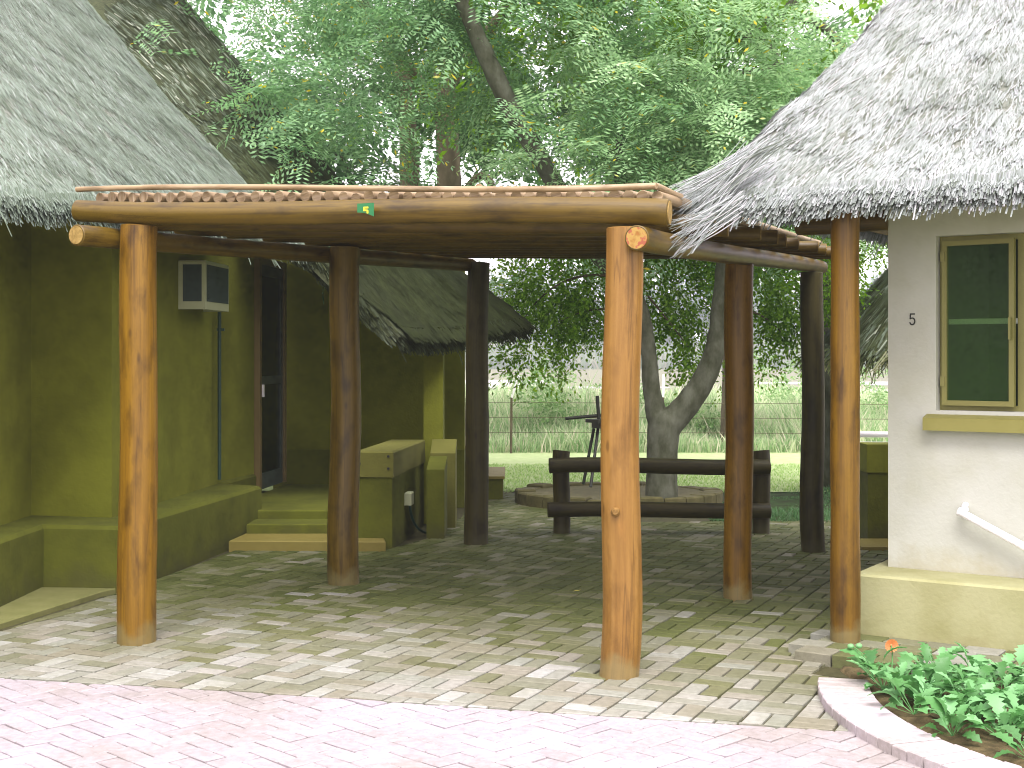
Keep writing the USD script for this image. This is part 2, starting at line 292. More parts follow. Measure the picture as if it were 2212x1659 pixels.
M['thatch_dark'] = ramped('thatch_core_dark', [(.35, (.024, .03, .010)), (.65, (.06, .07, .028))], scale=30, bump=.6)
M['under'] = ramped('thatch_underside', [(.35, (.05, .036, .006)), (.65, (.10, .07, .012))], scale=18, mapscale=(1, 1, 1), bump=.6)
M['lf_pin'] = leafmat('feather_leaf', [(0, (.10, .20, .085)), (.4, (.16, .30, .13)), (.8, (.25, .42, .19)), (.975, (.24, .42, .24)), (.99, (.5, .42, .03)), (1, (.6, .48, .04))])
M['lf_pin2'] = leafmat('feather_leaf_pale', [(0, (.20, .34, .16)), (.4, (.28, .45, .22)), (.8, (.38, .55, .29)), (.98, (.42, .6, .33)), (.992, (.5, .42, .03)), (1, (.6, .48, .04))])
M['lf_dark'] = leafmat('dark_leaf', [(0, (.05, .12, .045)), (.5, (.075, .16, .06)), (1, (.12, .23, .095))])
M['lf_broad'] = leafmat('broad_leaf', [(0, (.06, .13, .008)), (.5, (.12, .25, .016)), (1, (.22, .38, .04))], trans=.55)
M['lf_bed'] = leafmat('bed_leaf', [(0, (.05, .15, .035)), (.5, (.11, .28, .09)), (1, (.20, .42, .18))], trans=.25, rough=.45)
M['petal'] = plain('orange_petal', (.5, .17, .05), .5)
M['leaf_y'] = plain('fallen_leaf_yellow', (.75, .65, .1), .6)
M['lf_far'] = leafmat('far_leaf', [(0, (.07, .12, .085)), (.5, (.10, .165, .115)), (1, (.15, .215, .15))], trans=.3, rough=.9)
M['grass_tall'] = leafmat('tall_grass', [(0, (.16, .28, .11)), (.35, (.27, .40, .19)), (.7, (.42, .50, .29)), (1, (.62, .58, .44))], trans=.4, rough=.8)
M['reed'] = leafmat('pale_reed', [(0, (.10, .15, .085)), (.4, (.15, .21, .125)), (.75, (.20, .24, .155)), (1, (.26, .23, .17))], trans=.35, rough=.9)
M['lf_bush'] = leafmat('bush_leaf', [(0, (.10, .20, .06)), (.5, (.19, .32, .12)), (1, (.32, .44, .20))], trans=.4, rough=.8)
M['grass_lawn'] = leafmat('lawn_blade', [(0, (.18, .32, .07)), (.5, (.30, .44, .15)), (1, (.42, .54, .24))], trans=.4, rough=.8)
M['lawn'] = ramped('lawn_turf', [(.3, (.28, .38, .16)), (.7, (.40, .47, .24))], scale=6, detail=8, rough=1, spec=.1)
M['shade_turf'] = ramped('shade_turf', [(.35, (.020, .024, .007)), (.6, (.03, .065, .014))], scale=7, detail=8, rough=1, spec=.1)  # sparse turf over soil, darkened in colour for the tree shade
M['earth'] = ramped('bank_earth', [(.3, (.20, .22, .09)), (.7, (.34, .34, .18))], scale=1.5, detail=8, rough=1, spec=.1)
M['sand'] = ramped('pale_sand', [(.3, (.26, .235, .25)), (.7, (.3, .275, .29))], scale=2)
M['stone'] = ramped('ring_stone', [(.3, (.06, .055, .018)), (.7, (.11, .10, .04))], scale=9, bump=.6, rough=.95)
M['water'] = MAT('river_water', {'tc': ('texture_coordinate', {}), 'mp': ('mapping', {'scale': (.25, 1.6, 1)}), 'n': ('noise_texture', {'scale': .5, 'detail': 3}), 'b': ('bump', {'strength': .22, 'distance': .2}),
    'd': ('diffuse_bsdf', {'color': (.115, .115, .062)}), 'g': ('glossy_bsdf', {'color': (.9, .9, .9), 'roughness': .2}), 'm': ('mix_closure', {'fac': .16})}, [('tc.object', 'mp.vector'), ('mp.vector', 'n.vector'), ('n.fac', 'b.height'), ('b.normal', 'g.normal'), ('d.BSDF', 'm.closure1'), ('g.BSDF', 'm.closure2')], surface='m.closure')
M['plainleaf_palm'] = leafmat('palm_straw', [(0, (.05, .08, .02)), (.6, (.13, .16, .06)), (1, (.3, .3, .16))])

drive_edge = [(-6, 3.6), (3.2, 3.6), (2.3, 4.6), (1.8, 5.15), (1.62, 5.5), (1.56, 5.84), (1.06, 5.95), (.14, 6.18), (-1.2, 6.53), (-2.55, 6.84), (-3.6, 7.1)]
M['drive_sand'] = ramped('driveway_joint', [(.3, (.13, .125, .12)), (.7, (.19, .18, .175))], scale=14)
# ------------------------------------------------------------------ ground, lawn, river
def ground_z(y):
    y = np.asarray(y, float)
    return np.interp(y, [-60, 21, 25, 40, 75, 90, 250, 262, 275, 420, 900, 4000], [-.006, -.006, -.05, -.35, -1.25, -2.0, -2.2, -1.2, .2, 1.0, 2, 3])
ys = np.r_[np.linspace(-60, 2, 8), np.linspace(3, 30, 28), np.linspace(32, 100, 24), np.linspace(110, 300, 24), np.geomspace(320, 4000, 14)]
xs = np.r_[-np.geomspace(2500, 40, 14), np.linspace(-30, 30, 31), np.geomspace(40, 2500, 14)]
P = np.stack(np.meshgrid(xs, ys), -1); P = np.concatenate([P, ground_z(P[..., 1:2])], -1)
nz = (meshkit.fbm(np.c_[P.reshape(-1, 3)[:, :2] * .12, np.zeros(P.shape[0] * P.shape[1])], 3, 4) - .5).reshape(P.shape[:2])
P[..., 2] += np.where(P[..., 1] > 26, nz * np.clip((P[..., 1] - 26) / 20, 0, 1) * .5, 0)
P[..., 2] -= np.where(P[..., 1] < 22, .035, 0)
v, f = grid_mesh(P); f = f[:, ::-1]
tag(obj('ground', (v, f), M['joint'] if False else M['earth'], smooth=True), kind='structure')
tag(obj('driveway_sand', prism(list(drive_edge) , -.03, -.0055), M['drive_sand']), kind='structure')
tag(obj('paved_yard_bed', prism([(-9, 2.0), (4.4, 2.0), (6, 15.6), (3.6, 16.1), (1.5, 16.5), (-.2, 16.3), (-9, 16)], -.03, -.009), M['joint']), kind='structure')
lp = np.stack(np.meshgrid(np.linspace(-12, 16, 57), np.linspace(15.4, 23.0, 30)), -1)
wob = .45 * np.sin(lp[..., 0] * 1.3) + .22 * np.sin(lp[..., 0] * 3.1 + 1)
lp[..., 1] = np.where(lp[..., 1] < 15.5, 16.15 + .25 * wob, lp[..., 1]); lp[..., 1] = np.maximum(lp[..., 1], 16.15 + .25 * wob)
P = np.concatenate([lp, (ground_z(lp[..., 1]) + .016)[..., None]], -1)
v, f = grid_mesh(P); tag(obj('lawn', (v, f[:, ::-1]), M['lawn'], smooth=True), kind='structure')
v, f = grid_mesh(np.stack([*np.meshgrid(np.linspace(-900, 900, 40), np.linspace(70, 268, 20)), np.full((20, 40), -1.2)], -1))
tag(obj('river', (v, f[:, ::-1]), M['water'], smooth=True), kind='structure')
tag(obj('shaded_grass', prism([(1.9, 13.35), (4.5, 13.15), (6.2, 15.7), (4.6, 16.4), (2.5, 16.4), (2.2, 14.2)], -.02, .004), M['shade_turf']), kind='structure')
rng = np.random.default_rng(5)
def blob(cx, cy, rx, ry, n=26, seed=0):
    a = np.linspace(0, 2 * np.pi, n, endpoint=False); r = 1 + .3 * (meshkit.noise(np.c_[np.cos(a), np.sin(a), np.full(n, seed * 1.7)] * 1.5, seed) - .5)
    return Polygon(np.c_[cx + rx * r * np.cos(a), cy + ry * r * np.sin(a)])
for k, (u, vv, w, d) in enumerate([(1075, 829, 6, 16), (1895, 829, 12, 7), (1900, 846, 7, 4), (1290, 838, 6, 2.5)]):
    Y = (EYE + 1.2) * 3000 / (vv - 765)
    tag(obj('sandbank', prism(blob((u - 1106) / 3000 * Y, Y, w, d, seed=k), -1.25, -1.13), M['sand']), kind='structure')  # flat pale patches lying on the river surface

# ------------------------------------------------------------------ paving
PAVE = Frame((0.50, 6.90), (0.913, -0.409))       # e across, m into the depth
def brick(fr, a0, a1, b0, b1, top, gap, rng, base):
    g = gap / 2
    t = rng.normal(0, .0011, 3)
    cs = np.array([[a0 + g, b0 + g], [a1 - g, b0 + g], [a1 - g, b1 - g], [a0 + g, b1 - g]]); c = cs.mean(0)
    th = rng.normal(0, .012); R = np.array([[math.cos(th), -math.sin(th)], [math.sin(th), math.cos(th)]]); cs = c + (cs - c) @ R.T
    ch = .004; inn = c + (cs - c) * (1 - np.array([ch * 2 / max(a1 - a0, .01), ch * 2 / max(b1 - b0, .01)]))
    z = top + t[0] + (inn - c) @ np.array([t[1], t[2]]) * 12
    v = np.vstack([np.c_[cs, np.full(4, base)], np.c_[cs, z - ch], np.c_[inn, z]])
    f = []
    for r in (0, 4):
        for i in range(4):
            j = (i + 1) % 4; f += [[r + i, r + j, r + 4 + j], [r + i, r + 4 + j, r + 4 + i]]
    f += [[8, 9, 10], [8, 10, 11]]
    return fr.map(v), np.array(f)
def paver(fr, cell, region, rng, top=.006, gap=.013):
    """a whole brick, or one sawn off where the paving ends; None outside"""
    q = Polygon([tuple(fr.p(*c)) for c in ((cell[0], cell[2]), (cell[1], cell[2]), (cell[1], cell[3]), (cell[0], cell[3]))])
    if not region.intersects(q): return None
    if region.contains(q): return brick(fr, *cell, top, gap, rng, -.02)
    c = region.intersection(q)
    if c.geom_type != 'Polygon' or c.area < .0012: return None
    c = c.buffer(-gap / 2, join_style=2)
    if c.is_empty or c.geom_type != 'Polygon': return None
    m = prism(c, -.02, top + rng.normal(0, .0011), .004)
    return np.array(m.vertices), np.array(m.faces)
def pave(root, mat, bricks, tones, keep=300, name='brick'):
    def screen(v):
        c = v.mean(0)
        if c[1] < 2: return 0
        u = 1106 + c[0] / c[1] * 3000; w = 765 - (c[2] - EYE) / c[1] * 3000
        return 0 if not (-40 < u < 2250 and w < 1690) else 1 / c[1] ** 3
    order = sorted(range(len(bricks)), key=lambda i: -screen(bricks[i][0]))
    for i in sorted(order[:keep]): obj(name, bricks[i], mat, root, tone=tones[i])
    rest = sorted(order[keep:])
    if rest: obj(name + 'work', join([bricks[i] for i in rest]), mat, root, tone=np.concatenate([np.full(len(bricks[i][0]), tones[i]) for i in rest]), kind='stuff')
front = [(-3.6, 7.12), (-2.55, 6.86), (-1.2, 6.55), (.14, 6.20), (1.06, 5.97), (1.56, 5.85)]
court = Polygon(front + [(1.58, 6.15), (1.62, 6.50), (1.72, 6.70), (1.50, 6.95), (1.80, 7.46), (1.93, 7.66), (3.05, 9.3), (4.6, 11.6), (4.6, 13.1), (3.0, 13.35), (1.2, 13.2), (.2, 15.2), (-.05, 16.2), (-.45, 16.2), (-.5, 13.6), (-.75, 12.0), (-1.0, 11.4), (-1.28, 11.3), (-2.25, 11.33), (-2.62, 9.32), (-2.66, 9.2), (-2.95, 8.0), (-3.3, 7.2)])
rng = np.random.default_rng(11); bricks, tones = [], []
nf = meshkit
for i in range(-40, 30):
    for j in range(-20, 60):
        a, b = i * .2, j * .2
        if court.distance(Point(*PAVE.p(a + .1, b + .1))) > .15: continue
        for k in range(2):
            cell = (a + k * .1, a + k * .1 + .1, b, b + .2) if (i + j) % 2 else (a, a + .2, b + k * .1, b + k * .1 + .1)
            q = paver(PAVE, cell, court, rng)
            light_fade = np.clip((9.3 - PAVE.p(a, b)[1] - .25 * PAVE.p(a, b)[0] + .5 * (meshkit.noise(np.array([[a * .9, b * .9, 0.]]), 3)[0] - .5)) / 3.0, 0, 1); tn = float(np.clip(rng.beta(1.5, 2.2) * .62 * (1 - .5 * light_fade) + light_fade * (.50 + .34 * rng.random()) + (.22 if rng.random() < .07 else 0), 0, 1))  # bricks graded bright to dark: light falloff under the roof put into tone
            if q is None: continue
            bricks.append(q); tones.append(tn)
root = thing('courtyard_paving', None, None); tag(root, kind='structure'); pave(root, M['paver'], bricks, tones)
HB = Frame((0.0, 5.5), (math.cos(math.radians(45)), math.sin(math.radians(45))))
drive = Polygon([(-3.9, 4.0), (2.9, 4.0), (2.3, 4.6), (1.8, 5.15), (1.62, 5.5), (1.56, 5.86)] + [(x + .0, y - .012) for x, y in front[::-1]])
rng = np.random.default_rng(12); bricks, tones = [], []
for yy in range(-40, 40):
    for xx in range(-60, 60):
        if (xx - yy) % 4: continue
        for cell in ((xx, xx + 2, yy, yy + 1), (xx - 1, xx, yy, yy + 2)):
            cell = [q * .1 for q in cell]
            q = paver(HB, cell, drive, rng, gap=.0085)
            if q is None: continue
            bricks.append(q); tones.append(float(rng.random()))
root = thing('driveway_paving', None, None); tag(root, kind='structure'); pave(root, M['paver2'], bricks, tones)
tag(obj('concrete_apron', prism([(-7, 6.9), (-3.45, 7.25), (-3.02, 8.0), (-2.72, 9.2), (-2.66, 9.33), (-3.2, 9.38), (-3.22, 9.3), (-7, 9.3)], -.02, .028, .006), M['concrete']), kind='structure')

# ------------------------------------------------------------------ thatch
def thatch(parent, S, n_straw, straw, core, thick, seed, trange=(0, 1), L=(.12, .34), W=(.003, .007), lift=.018, skirt=3000, side0=0, side1=0, sink=.0, jit=.22, name='roof', bump=.05, s_range=(0, 1), tonefun=None):
    """S(s,t) -> points of the upper surface, t = 0 at the eave. A lumpy core, an underside, thousands of straws and the cut straw ends of the eave"""
    rng = np.random.default_rng(seed)
    def lump(p): return bump * (meshkit.fbm(p * 2.2 + seed, 3, seed) - .5) + bump * .8 * (meshkit.fbm(p * np.array([7, 7, 4]), 2, seed + 3) - .5)
    def top(s, t):
        p = S(s, t); e = 1e-3
        du = S(np.clip(s + e, 0, 1), t) - S(np.clip(s - e, 0, 1), t); dt = S(s, np.clip(t + e, 0, 1)) - S(s, np.clip(t - e, 0, 1))
        n = unit(np.cross(du, dt)); n = n * np.sign(n[..., 2:3] + 1e-9)
        return p + n * lump(p)[..., None], n, unit(-dt), unit(du)
    ss, tt = np.meshgrid(np.linspace(0, 1, 70), np.linspace(0, 1, 46), indexing='ij')
    p, n, d, a = top(ss.ravel(), tt.ravel())
    up = p.reshape(70, 46, 3); lo = (p - V3(0, 0, 1) * thick).reshape(70, 46, 3).copy()
    lo[:, 0] += (-d.reshape(70, 46, 3)[:, 0]) * thick * .25
    v1, f1 = grid_mesh(up); v2, f2 = grid_mesh(lo)
    edge = [np.stack([up[:, 0], lo[:, 0]], 1), np.stack([up[0], lo[0]], 1), np.stack([up[-1], lo[-1]], 1), np.stack([up[:, -1], lo[:, -1]], 1)]
    roof = obj(name, join([(v1, f1), *[grid_mesh(e) for e in edge]]), core, parent)
    obj('underside', (v2, f2), M['under'], roof)
    s = s_range[0] + (s_range[1] - s_range[0]) * rng.random(n_straw); t = trange[0] + (trange[1] - trange[0]) * rng.random(n_straw) ** 1.25
    t0 = t.copy(); p, n, d, a = top(s, t)
    ln = rng.uniform(*L, n_straw)[:, None]; w = rng.uniform(*W, n_straw)[:, None]
    dd = unit(d + a * rng.normal(0, jit, (n_straw, 1)) + n * rng.normal(.02, .05, (n_straw, 1)))
    h0 = rng.uniform(-.006, lift, (n_straw, 1)); mid = p + n * h0
    mv, mf = quads(mid, unit(np.cross(dd, n)) * w, dd * ln / 2)
    parts = [(mv, mf)]
    if skirt:
        s = rng.random(skirt); t = np.zeros(skirt); p, n, d, a = top(s, t)
        depth = rng.random((skirt, 1)) ** 1.6 * thick; q = p - V3(0, 0, 1) * depth - d * depth * .18 + n * .008
        dd = unit(d + a * rng.normal(0, .12, (skirt, 1)) - V3(0, 0, 1) * rng.uniform(.1, .9, (skirt, 1)) + n * rng.normal(0, .05, (skirt, 1)))
        ln = rng.uniform(.05, .16, (skirt, 1)) ; ln = np.where(rng.random((skirt, 1)) < .004, ln * 1.8, ln)
        lobe = .07 * (meshkit.fbm(p * 3.0, 2, seed + 9) - .5)[:, None]
        w = rng.uniform(.002, .005, (skirt, 1))
        parts.append(quads(q + dd * (ln / 2 - .05 + lobe), unit(np.cross(dd, n)) * w, dd * ln / 2))
        parts.append(quads(q + dd * (ln / 2 - .05 + lobe), n * w, dd * ln / 2))
    for end, cnt in ((0., side0), (1., side1)):
        if cnt:
            s = np.full(cnt, end); t = rng.random(cnt); p, n, d, a = top(s, t); out = a * (1 if end else -1)
            q = p - n * rng.random((cnt, 1)) * thick
            dd = unit(d * 1.0 + out * rng.uniform(0.1, .5, (cnt, 1)) - V3(0, 0, .2))
            w = rng.uniform(.003, .007, (cnt, 1)); ln = rng.uniform(.08, .25, (cnt, 1))
            parts.append(quads(q + out * rng.uniform(-.02, .03, (cnt, 1)), n * w, dd * ln / 2)); parts.append(quads(q, unit(np.cross(dd, n)) * w, dd * ln / 2))
    obj('straw', join(parts), straw, roof, kind='stuff', tone='isl4' if tonefun is None else np.r_[np.repeat(np.clip(rng.random(n_straw) * tonefun(t0), 0, 1), 4), np.repeat(rng.random(sum(len(q[0]) for q in parts[1:]) // 4) * .7, 4)])
    return roof
def loft(rows_e, rows_r, curve):
    """rows: eave and ridge polylines (n x 3); curve(t) = share of the height reached"""
    e, r = np.asarray(rows_e, float), np.asarray(rows_r, float)
    def poly(P, s):
        d = np.r_[0, np.cumsum(np.linalg.norm(np.diff(P, axis=0), axis=1))]; d = d / d[-1] if d[-1] > 0 else np.linspace(0, 1, len(P))
        return np.stack([np.interp(s, d, P[:, k]) for k in range(3)], -1)
    e = spline(e, 60)
    def S(s, t):
        s, t = np.broadcast_arrays(np.asarray(s, float), np.asarray(t, float))
        a, b = poly(e, s), poly(r, s)
        xy = a[..., :2] + (b - a)[..., :2] * t[..., None]
        return np.concatenate([xy, (a[..., 2] + (b - a)[..., 2] * curve(t))[..., None]], -1)
    return S

# ------------------------------------------------------------------ left hut
LH = thing('thatched_hut', 'olive hut at the left with a tall grey thatched roof beside the carport', 'hut', (-3.0, 10.0, 0))
seg = Frame((-2.83, 9.82), (0.20, 2.58))            # e runs into the depth along the carport side; outside is -m
def lwall(fr, a0, a1, b0, b1, z0, z1, mat, name='wall', ch=.006): return obj(name, fr.box(a0, a1, b0, b1, z0, z1, ch), mat, LH)
Z1, ZP = 2.75, .444
lwall(Frame((-3.45, 4.5), (0, 1)), 0, 5.47, 0, .25, .4, 2.6, M['wall_l'])
obj('wall', prism([(-3.46, 9.97), (-2.83, 9.82), (-2.63, 12.4), (-2.9, 12.42), (-3.05, 10.1), (-3.46, 10.2)], .40, Z1, .006), M['wall_l'], LH)
obj('wall', prism([(-2.66, 12.43), (-2.66, 12.5), (-2.50, 13.46), (-2.8, 13.5), (-2.85, 12.43)], .15, Z1), M['wall_l'], LH)
obj('plinth', prism([(-7, 6.4), (-3.22, 6.4), (-3.17, 9.40), (-2.62, 9.32), (-2.20, 12.2), (-2.62, 12.45), (-2.48, 13.46), (-7, 13.4)], -.02, ZP, .025), M['dado_l'], LH)
# rear wall, its darker dado, the end pillar
obj('rear_wall', boxm(-2.5, -.50, 14.55, 14.8, .60, 3.1), M['wall_l'], LH); obj('rear_dado', boxm(-2.5, -.50, 14.538, 14.80, -.02, .60), M['dado_l'], LH)
obj('pillar', boxm(-.835, -.652, 13.1, 13.4, .0, 1.9), M['wall_l'], LH)
obj('side_wall', boxm(-3.4, -3.0, 14.56, 17.5, -.02, 3.0), M['wall_l'], LH)
# door in the carport side wall
df = Frame((-2.47, 13.5), (.10, 1.0)); dr = obj('door', join([(m.vertices, m.faces) for m in (df.bx(.0, .07, -.02, .06, .27, 2.55), df.bx(.93, 1.0, -.02, .06, .27, 2.55), df.bx(.07, .93, -.02, .06, 2.48, 2.55))]), M['postred'], LH)
obj('pane', df.bx(.16, .86, .02, .028, .42, 2.38), M['doorpane'], dr); obj('backing', df.bx(.07, .93, .10, .12, .27, 2.48), M['acgrille'], dr)
dk = plain('door_leaf_paint', (.035, .05, .04), .4)
for q in ((.07, .16, .27, 2.48), (.86, .93, .27, 2.48), (.16, .86, 1.30, 1.38), (.16, .86, .27, .42), (.16, .86, 2.38, 2.48)): obj('rail', df.bx(q[0], q[1], .005, .045, q[2], q[3]), dk, dr)
obj('handle', df.bx(.10, .13, -.03, -.005, 1.18, 1.30), M['whitemetal'], dr)
# stoep floor, steps, low wall with its cap
obj('stoep_floor', prism([(-2.46, 12.1), (-1.30, 12.1), (-1.25, 12.6), (-.84, 13.1), (-.6, 14.53), (-2.36, 14.53), (-2.47, 13.4)], -.02, .24, .01), M['dado_l'], LH)
obj('step', prism([(-2.30, 11.28), (-1.02, 11.22), (-1.18, 12.3), (-2.2, 12.3)], -.02, .085, .008), M['tan'], LH)
obj('step', prism([(-2.24, 11.72), (-1.22, 11.72), (-1.22, 12.3), (-2.24, 12.3)], -.02, .165, .008), M['dado_l'], LH)
lw = Frame((-.985, 11.42), (.155, 1.53)); 
obj('low_wall', lw.box(0, 1.58, .0, .30, -.02, .588, .004), M['dado_l'], LH); obj('low_wall_cap', lw.box(-.012, 1.585, -.012, .312, .588, .80, .012), M['cap_l'], LH)
for q in (.03, .27):
    for z in ((.70,) if q > .1 else (.66, .76)):
        c = trimesh.creation.cylinder(.011, .012, sections=10); c.apply_transform(trimesh.transformations.rotation_matrix(math.pi / 2, [1, 0, 0])); c.apply_translation(lw.pt(-.013, q, z)); obj('bolt_hole', c, M['ink'], LH)
def sloped(x0, x1, y0, y1, z0, zf, zb):
    v = [(x0, y0, z0), (x1, y0, z0), (x1, y1, z0), (x0, y1, z0), (x0, y0, zf), (x1, y0, zf), (x1, y1, zb), (x0, y1, zb)]
    return np.array(v, float), np.array([[0, 2, 1], [0, 3, 2], [4, 5, 6], [4, 6, 7], [0, 1, 5], [0, 5, 4], [1, 2, 6], [1, 6, 5], [2, 3, 7], [2, 7, 6], [3, 0, 4], [3, 4, 7]])
obj('buttress', sloped(-.74, -.585, 12.02, 12.55, -.02, .60, .68), M['dado_l'], LH)
obj('buttress', sloped(-.75, -.52, 12.75, 13.09, -.02, .69, .80), M['cap_l'], LH)
for x1, z, y in ((-.10, .26, 15.25), (-.42, .44, 14.9), (-.50, .62, 14.83)):
    obj('step', boxm(-1.1, x1, y, 16.5, -.02, z - .03), M['dado_l'], LH); obj('tread', boxm(-1.1, x1 + .02, y - .02, 16.5, z - .03, z), M['tan'], LH)
# roofs
def bell(a): return lambda t: a * t + (1 - a) * t * t
SL = loft([(-5.6, 5.8, 2.5), (-4.4, 6.7, 2.53), (-3.35, 7.6, 2.54), (-2.78, 8.35, 2.54), (-2.47, 9.4, 2.57), (-2.12, 10.7, 2.58), (-1.80, 11.95, 2.56)],
          [(-6.8, 10.3, 6.5), (-6.6, 10.6, 6.5), (-6.2, 11.4, 6.45), (-5.13, 13.2, 6.35)], bell(.86))
thatch(LH, SL, 110000, M['straw_l'], M['thatch_base'], .13, 3, trange=(0, .85), L=(.05, .18), W=(.0018, .004), lift=.011, skirt=14000, side1=6000, jit=.16, bump=.06)
nv = np.array([(-1.02, 12.3, 1.83), (-1.78, 12.3, 2.50), (-2.55, 12.75, 3.05), (-3.75, 13.3, 4.12), (-6.0, 13.9, 6.25)])
fv = np.array([(.17, 14.0, 1.93), (-.74, 14.05, 2.58), (-1.61, 14.1, 3.21), (-3.55, 15.0, 5.42), (-5.6, 16.0, 7.0)])
mv_ = np.array([(-.68, 12.85, 1.80), (-1.25, 12.95, 2.52), (-2.05, 13.25, 3.10), (-3.6, 14.0, 4.75), (-5.8, 14.9, 6.6)])
def SR(s, t):
    s, t = np.broadcast_arrays(np.asarray(s, float), np.asarray(t, float)); k = np.array([0, .2, .42, .75, 1.0])
    A, B, C = (np.stack([np.interp(t, k, q[:, i]) for i in range(3)], -1) for q in (nv, mv_, fv))
    s = s[..., None]; return A * (1 - s) * (1 - 2 * s) + 4 * B * s * (1 - s) + C * s * (2 * s - 1)
thatch(LH, SR, 30000, M['straw_m'], M['thatch_dark'], .15, 8, trange=(0, .8), L=(.08, .3), W=(.004, .009), skirt=5000, side0=6000, side1=5000, jit=.12, name='roof', bump=.07, tonefun=lambda t: .28 + .77 * np.clip((t - .3) / .35, 0, 1))  # straw tone drops toward the eave: tree shade put into the colour

# things on the left hut
acf = Frame((-2.735, 11.3), (.0775, 1.0))
ac = thing('air_conditioner', 'boxy cream air conditioner sticking out of the olive hut wall, behind the front left pole', 'air conditioner', acf.pt(.34, 0, 1.96))
obj('casing', acf.box(0, .68, -.245, .03, 1.965, 2.365, .012), M['accase'], ac)
for q in ((.035, .645),):
    obj('front_grille', acf.bx(q[0], q[1], -.252, -.2455, 2.03, 2.33), M['acgrille'], ac)
for k in range(9): obj('louvre', acf.bx(.05, .63, -.256, -.2525, 2.05 + .03 * k, 2.058 + .03 * k), M['accase'] if False else M['acgrille'], ac)
obj('side_grille', acf.bx(-.006, -.0005, -.215, -.06, 2.03, 2.33), M['acgrille'], ac)
t_, uv_ = tube([X(474, 672, 12.25), X(474, 850, 12.25), X(474, 1036, 12.25)], .016, 8, 6)
dp = thing('drain_pipe', 'thin dark drain pipe running down the olive wall under the air conditioner', 'pipe', X(474, 1036, 12.25)); obj('pipe', t_, M['cable'], dp, True, uv_)
obj('bracket', trimesh.Trimesh(*quads(X(476, 712, 12.22)[None], V3(.035, 0, 0)[None], V3(0, 0, .012)[None])) if False else boxm(*(lambda c: (c[0] - .03, c[0] + .035, c[1] - .012, c[1] + .02, c[2] - .012, c[2] + .012))(X(476, 712, 12.25))), M['cable'], dp)
jb = thing('junction_box', 'small white electrical box on the low olive wall with a green cable', 'electrical box', lw.pt(.62, 0, .30))
obj('box', lw.box(.56, .70, -.06, .0, .295, .405, .008), M['accase'], jb)
t_, uv_ = tube([lw.pt(.63, -.035, .30), lw.pt(.66, -.05, .18), lw.pt(.80, -.09, .06), lw.pt(.95, -.13, .012)], .012, 8, 16); obj('cable', t_, M['cable'], jb, True, uv_)

# ------------------------------------------------------------------ carport
A_, B_, C_ = V3(-2.08, 7.70, 0), V3(-1.17, 9.66, 0), V3(-.305, 11.70, 0)
D_, E_, F_ = V3(.53, 6.90, 0), V3(1.479, 9.09, 0), V3(2.445, 11.24, 0)
CP = thing('pole_carport', 'open carport of varnished orange poles with a slatted pole roof', 'carport', (.2, 9.2, 0))
def post(b, h, r, mat, seed, lean=(0, 0), parent=CP, label=None, name='post', rough=.05):
    b = np.asarray(b, float); top = b + V3(lean[0], lean[1], h)
    rs = np.random.default_rng(seed); pts = [b + (top - b) * t + np.r_[rs.normal(0, .006, 2), 0] * (0 < t < 1) for t in (0, .25, .5, .75, 1)]
    pts[0] = pts[0] - V3(0, 0, .02)
    r0, r1 = (r if np.ndim(r) else (r, r))
    (v, f), uv = tube(pts, np.interp([0, .25, .5, .75, 1], [0, 1], [r0, r1]) * (1 + rs.normal(0, .012, 5)), 22, 60, rough, seed, chamfer=.004)
    m = obj(name, (v, f), mat, parent, True, uv, tone=(seed * .137) % 1.0)
    if label: tag(m, label)
    return m
post(A_, 2.31, (.107, .100), M['post'], 1, (.012, 0), label='blotchy orange pole at the front left')
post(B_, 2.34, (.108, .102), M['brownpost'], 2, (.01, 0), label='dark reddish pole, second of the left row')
post(C_, 2.37, (.102, .092), M['darkpost'], 3, (.03, 0), label='dark pole at the back of the left row')  # inner poles get darker wood colours in place of the weaker light there
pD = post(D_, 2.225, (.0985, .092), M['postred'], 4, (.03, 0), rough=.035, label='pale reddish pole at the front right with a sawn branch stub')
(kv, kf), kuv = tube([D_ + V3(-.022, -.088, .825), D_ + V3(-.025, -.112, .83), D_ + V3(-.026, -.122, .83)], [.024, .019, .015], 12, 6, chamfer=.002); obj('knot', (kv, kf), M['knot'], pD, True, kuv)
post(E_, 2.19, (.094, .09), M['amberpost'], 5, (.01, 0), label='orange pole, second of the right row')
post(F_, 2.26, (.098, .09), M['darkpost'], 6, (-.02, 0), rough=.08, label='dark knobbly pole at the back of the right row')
def log(p0, p1, r0, r1, mat, seed, parent, name, sides=20, rings=40, rough=.05, sag=0.004, chamfer=.004):
    p0, p1 = np.asarray(p0, float), np.asarray(p1, float); rs = np.random.default_rng(seed)
    pts = [p0 + (p1 - p0) * t + rs.normal(0, sag, 3) * (0 < t < 1) for t in (0, .3, .6, 1)]
    (v, f), uv = tube(pts, np.interp([0, .3, .6, 1], [0, 1], [r0, r1]), sides, rings, rough, seed, chamfer=chamfer)
    return obj(name, (v, f), mat, parent, True, uv, tone=(seed * .173) % 1.0)
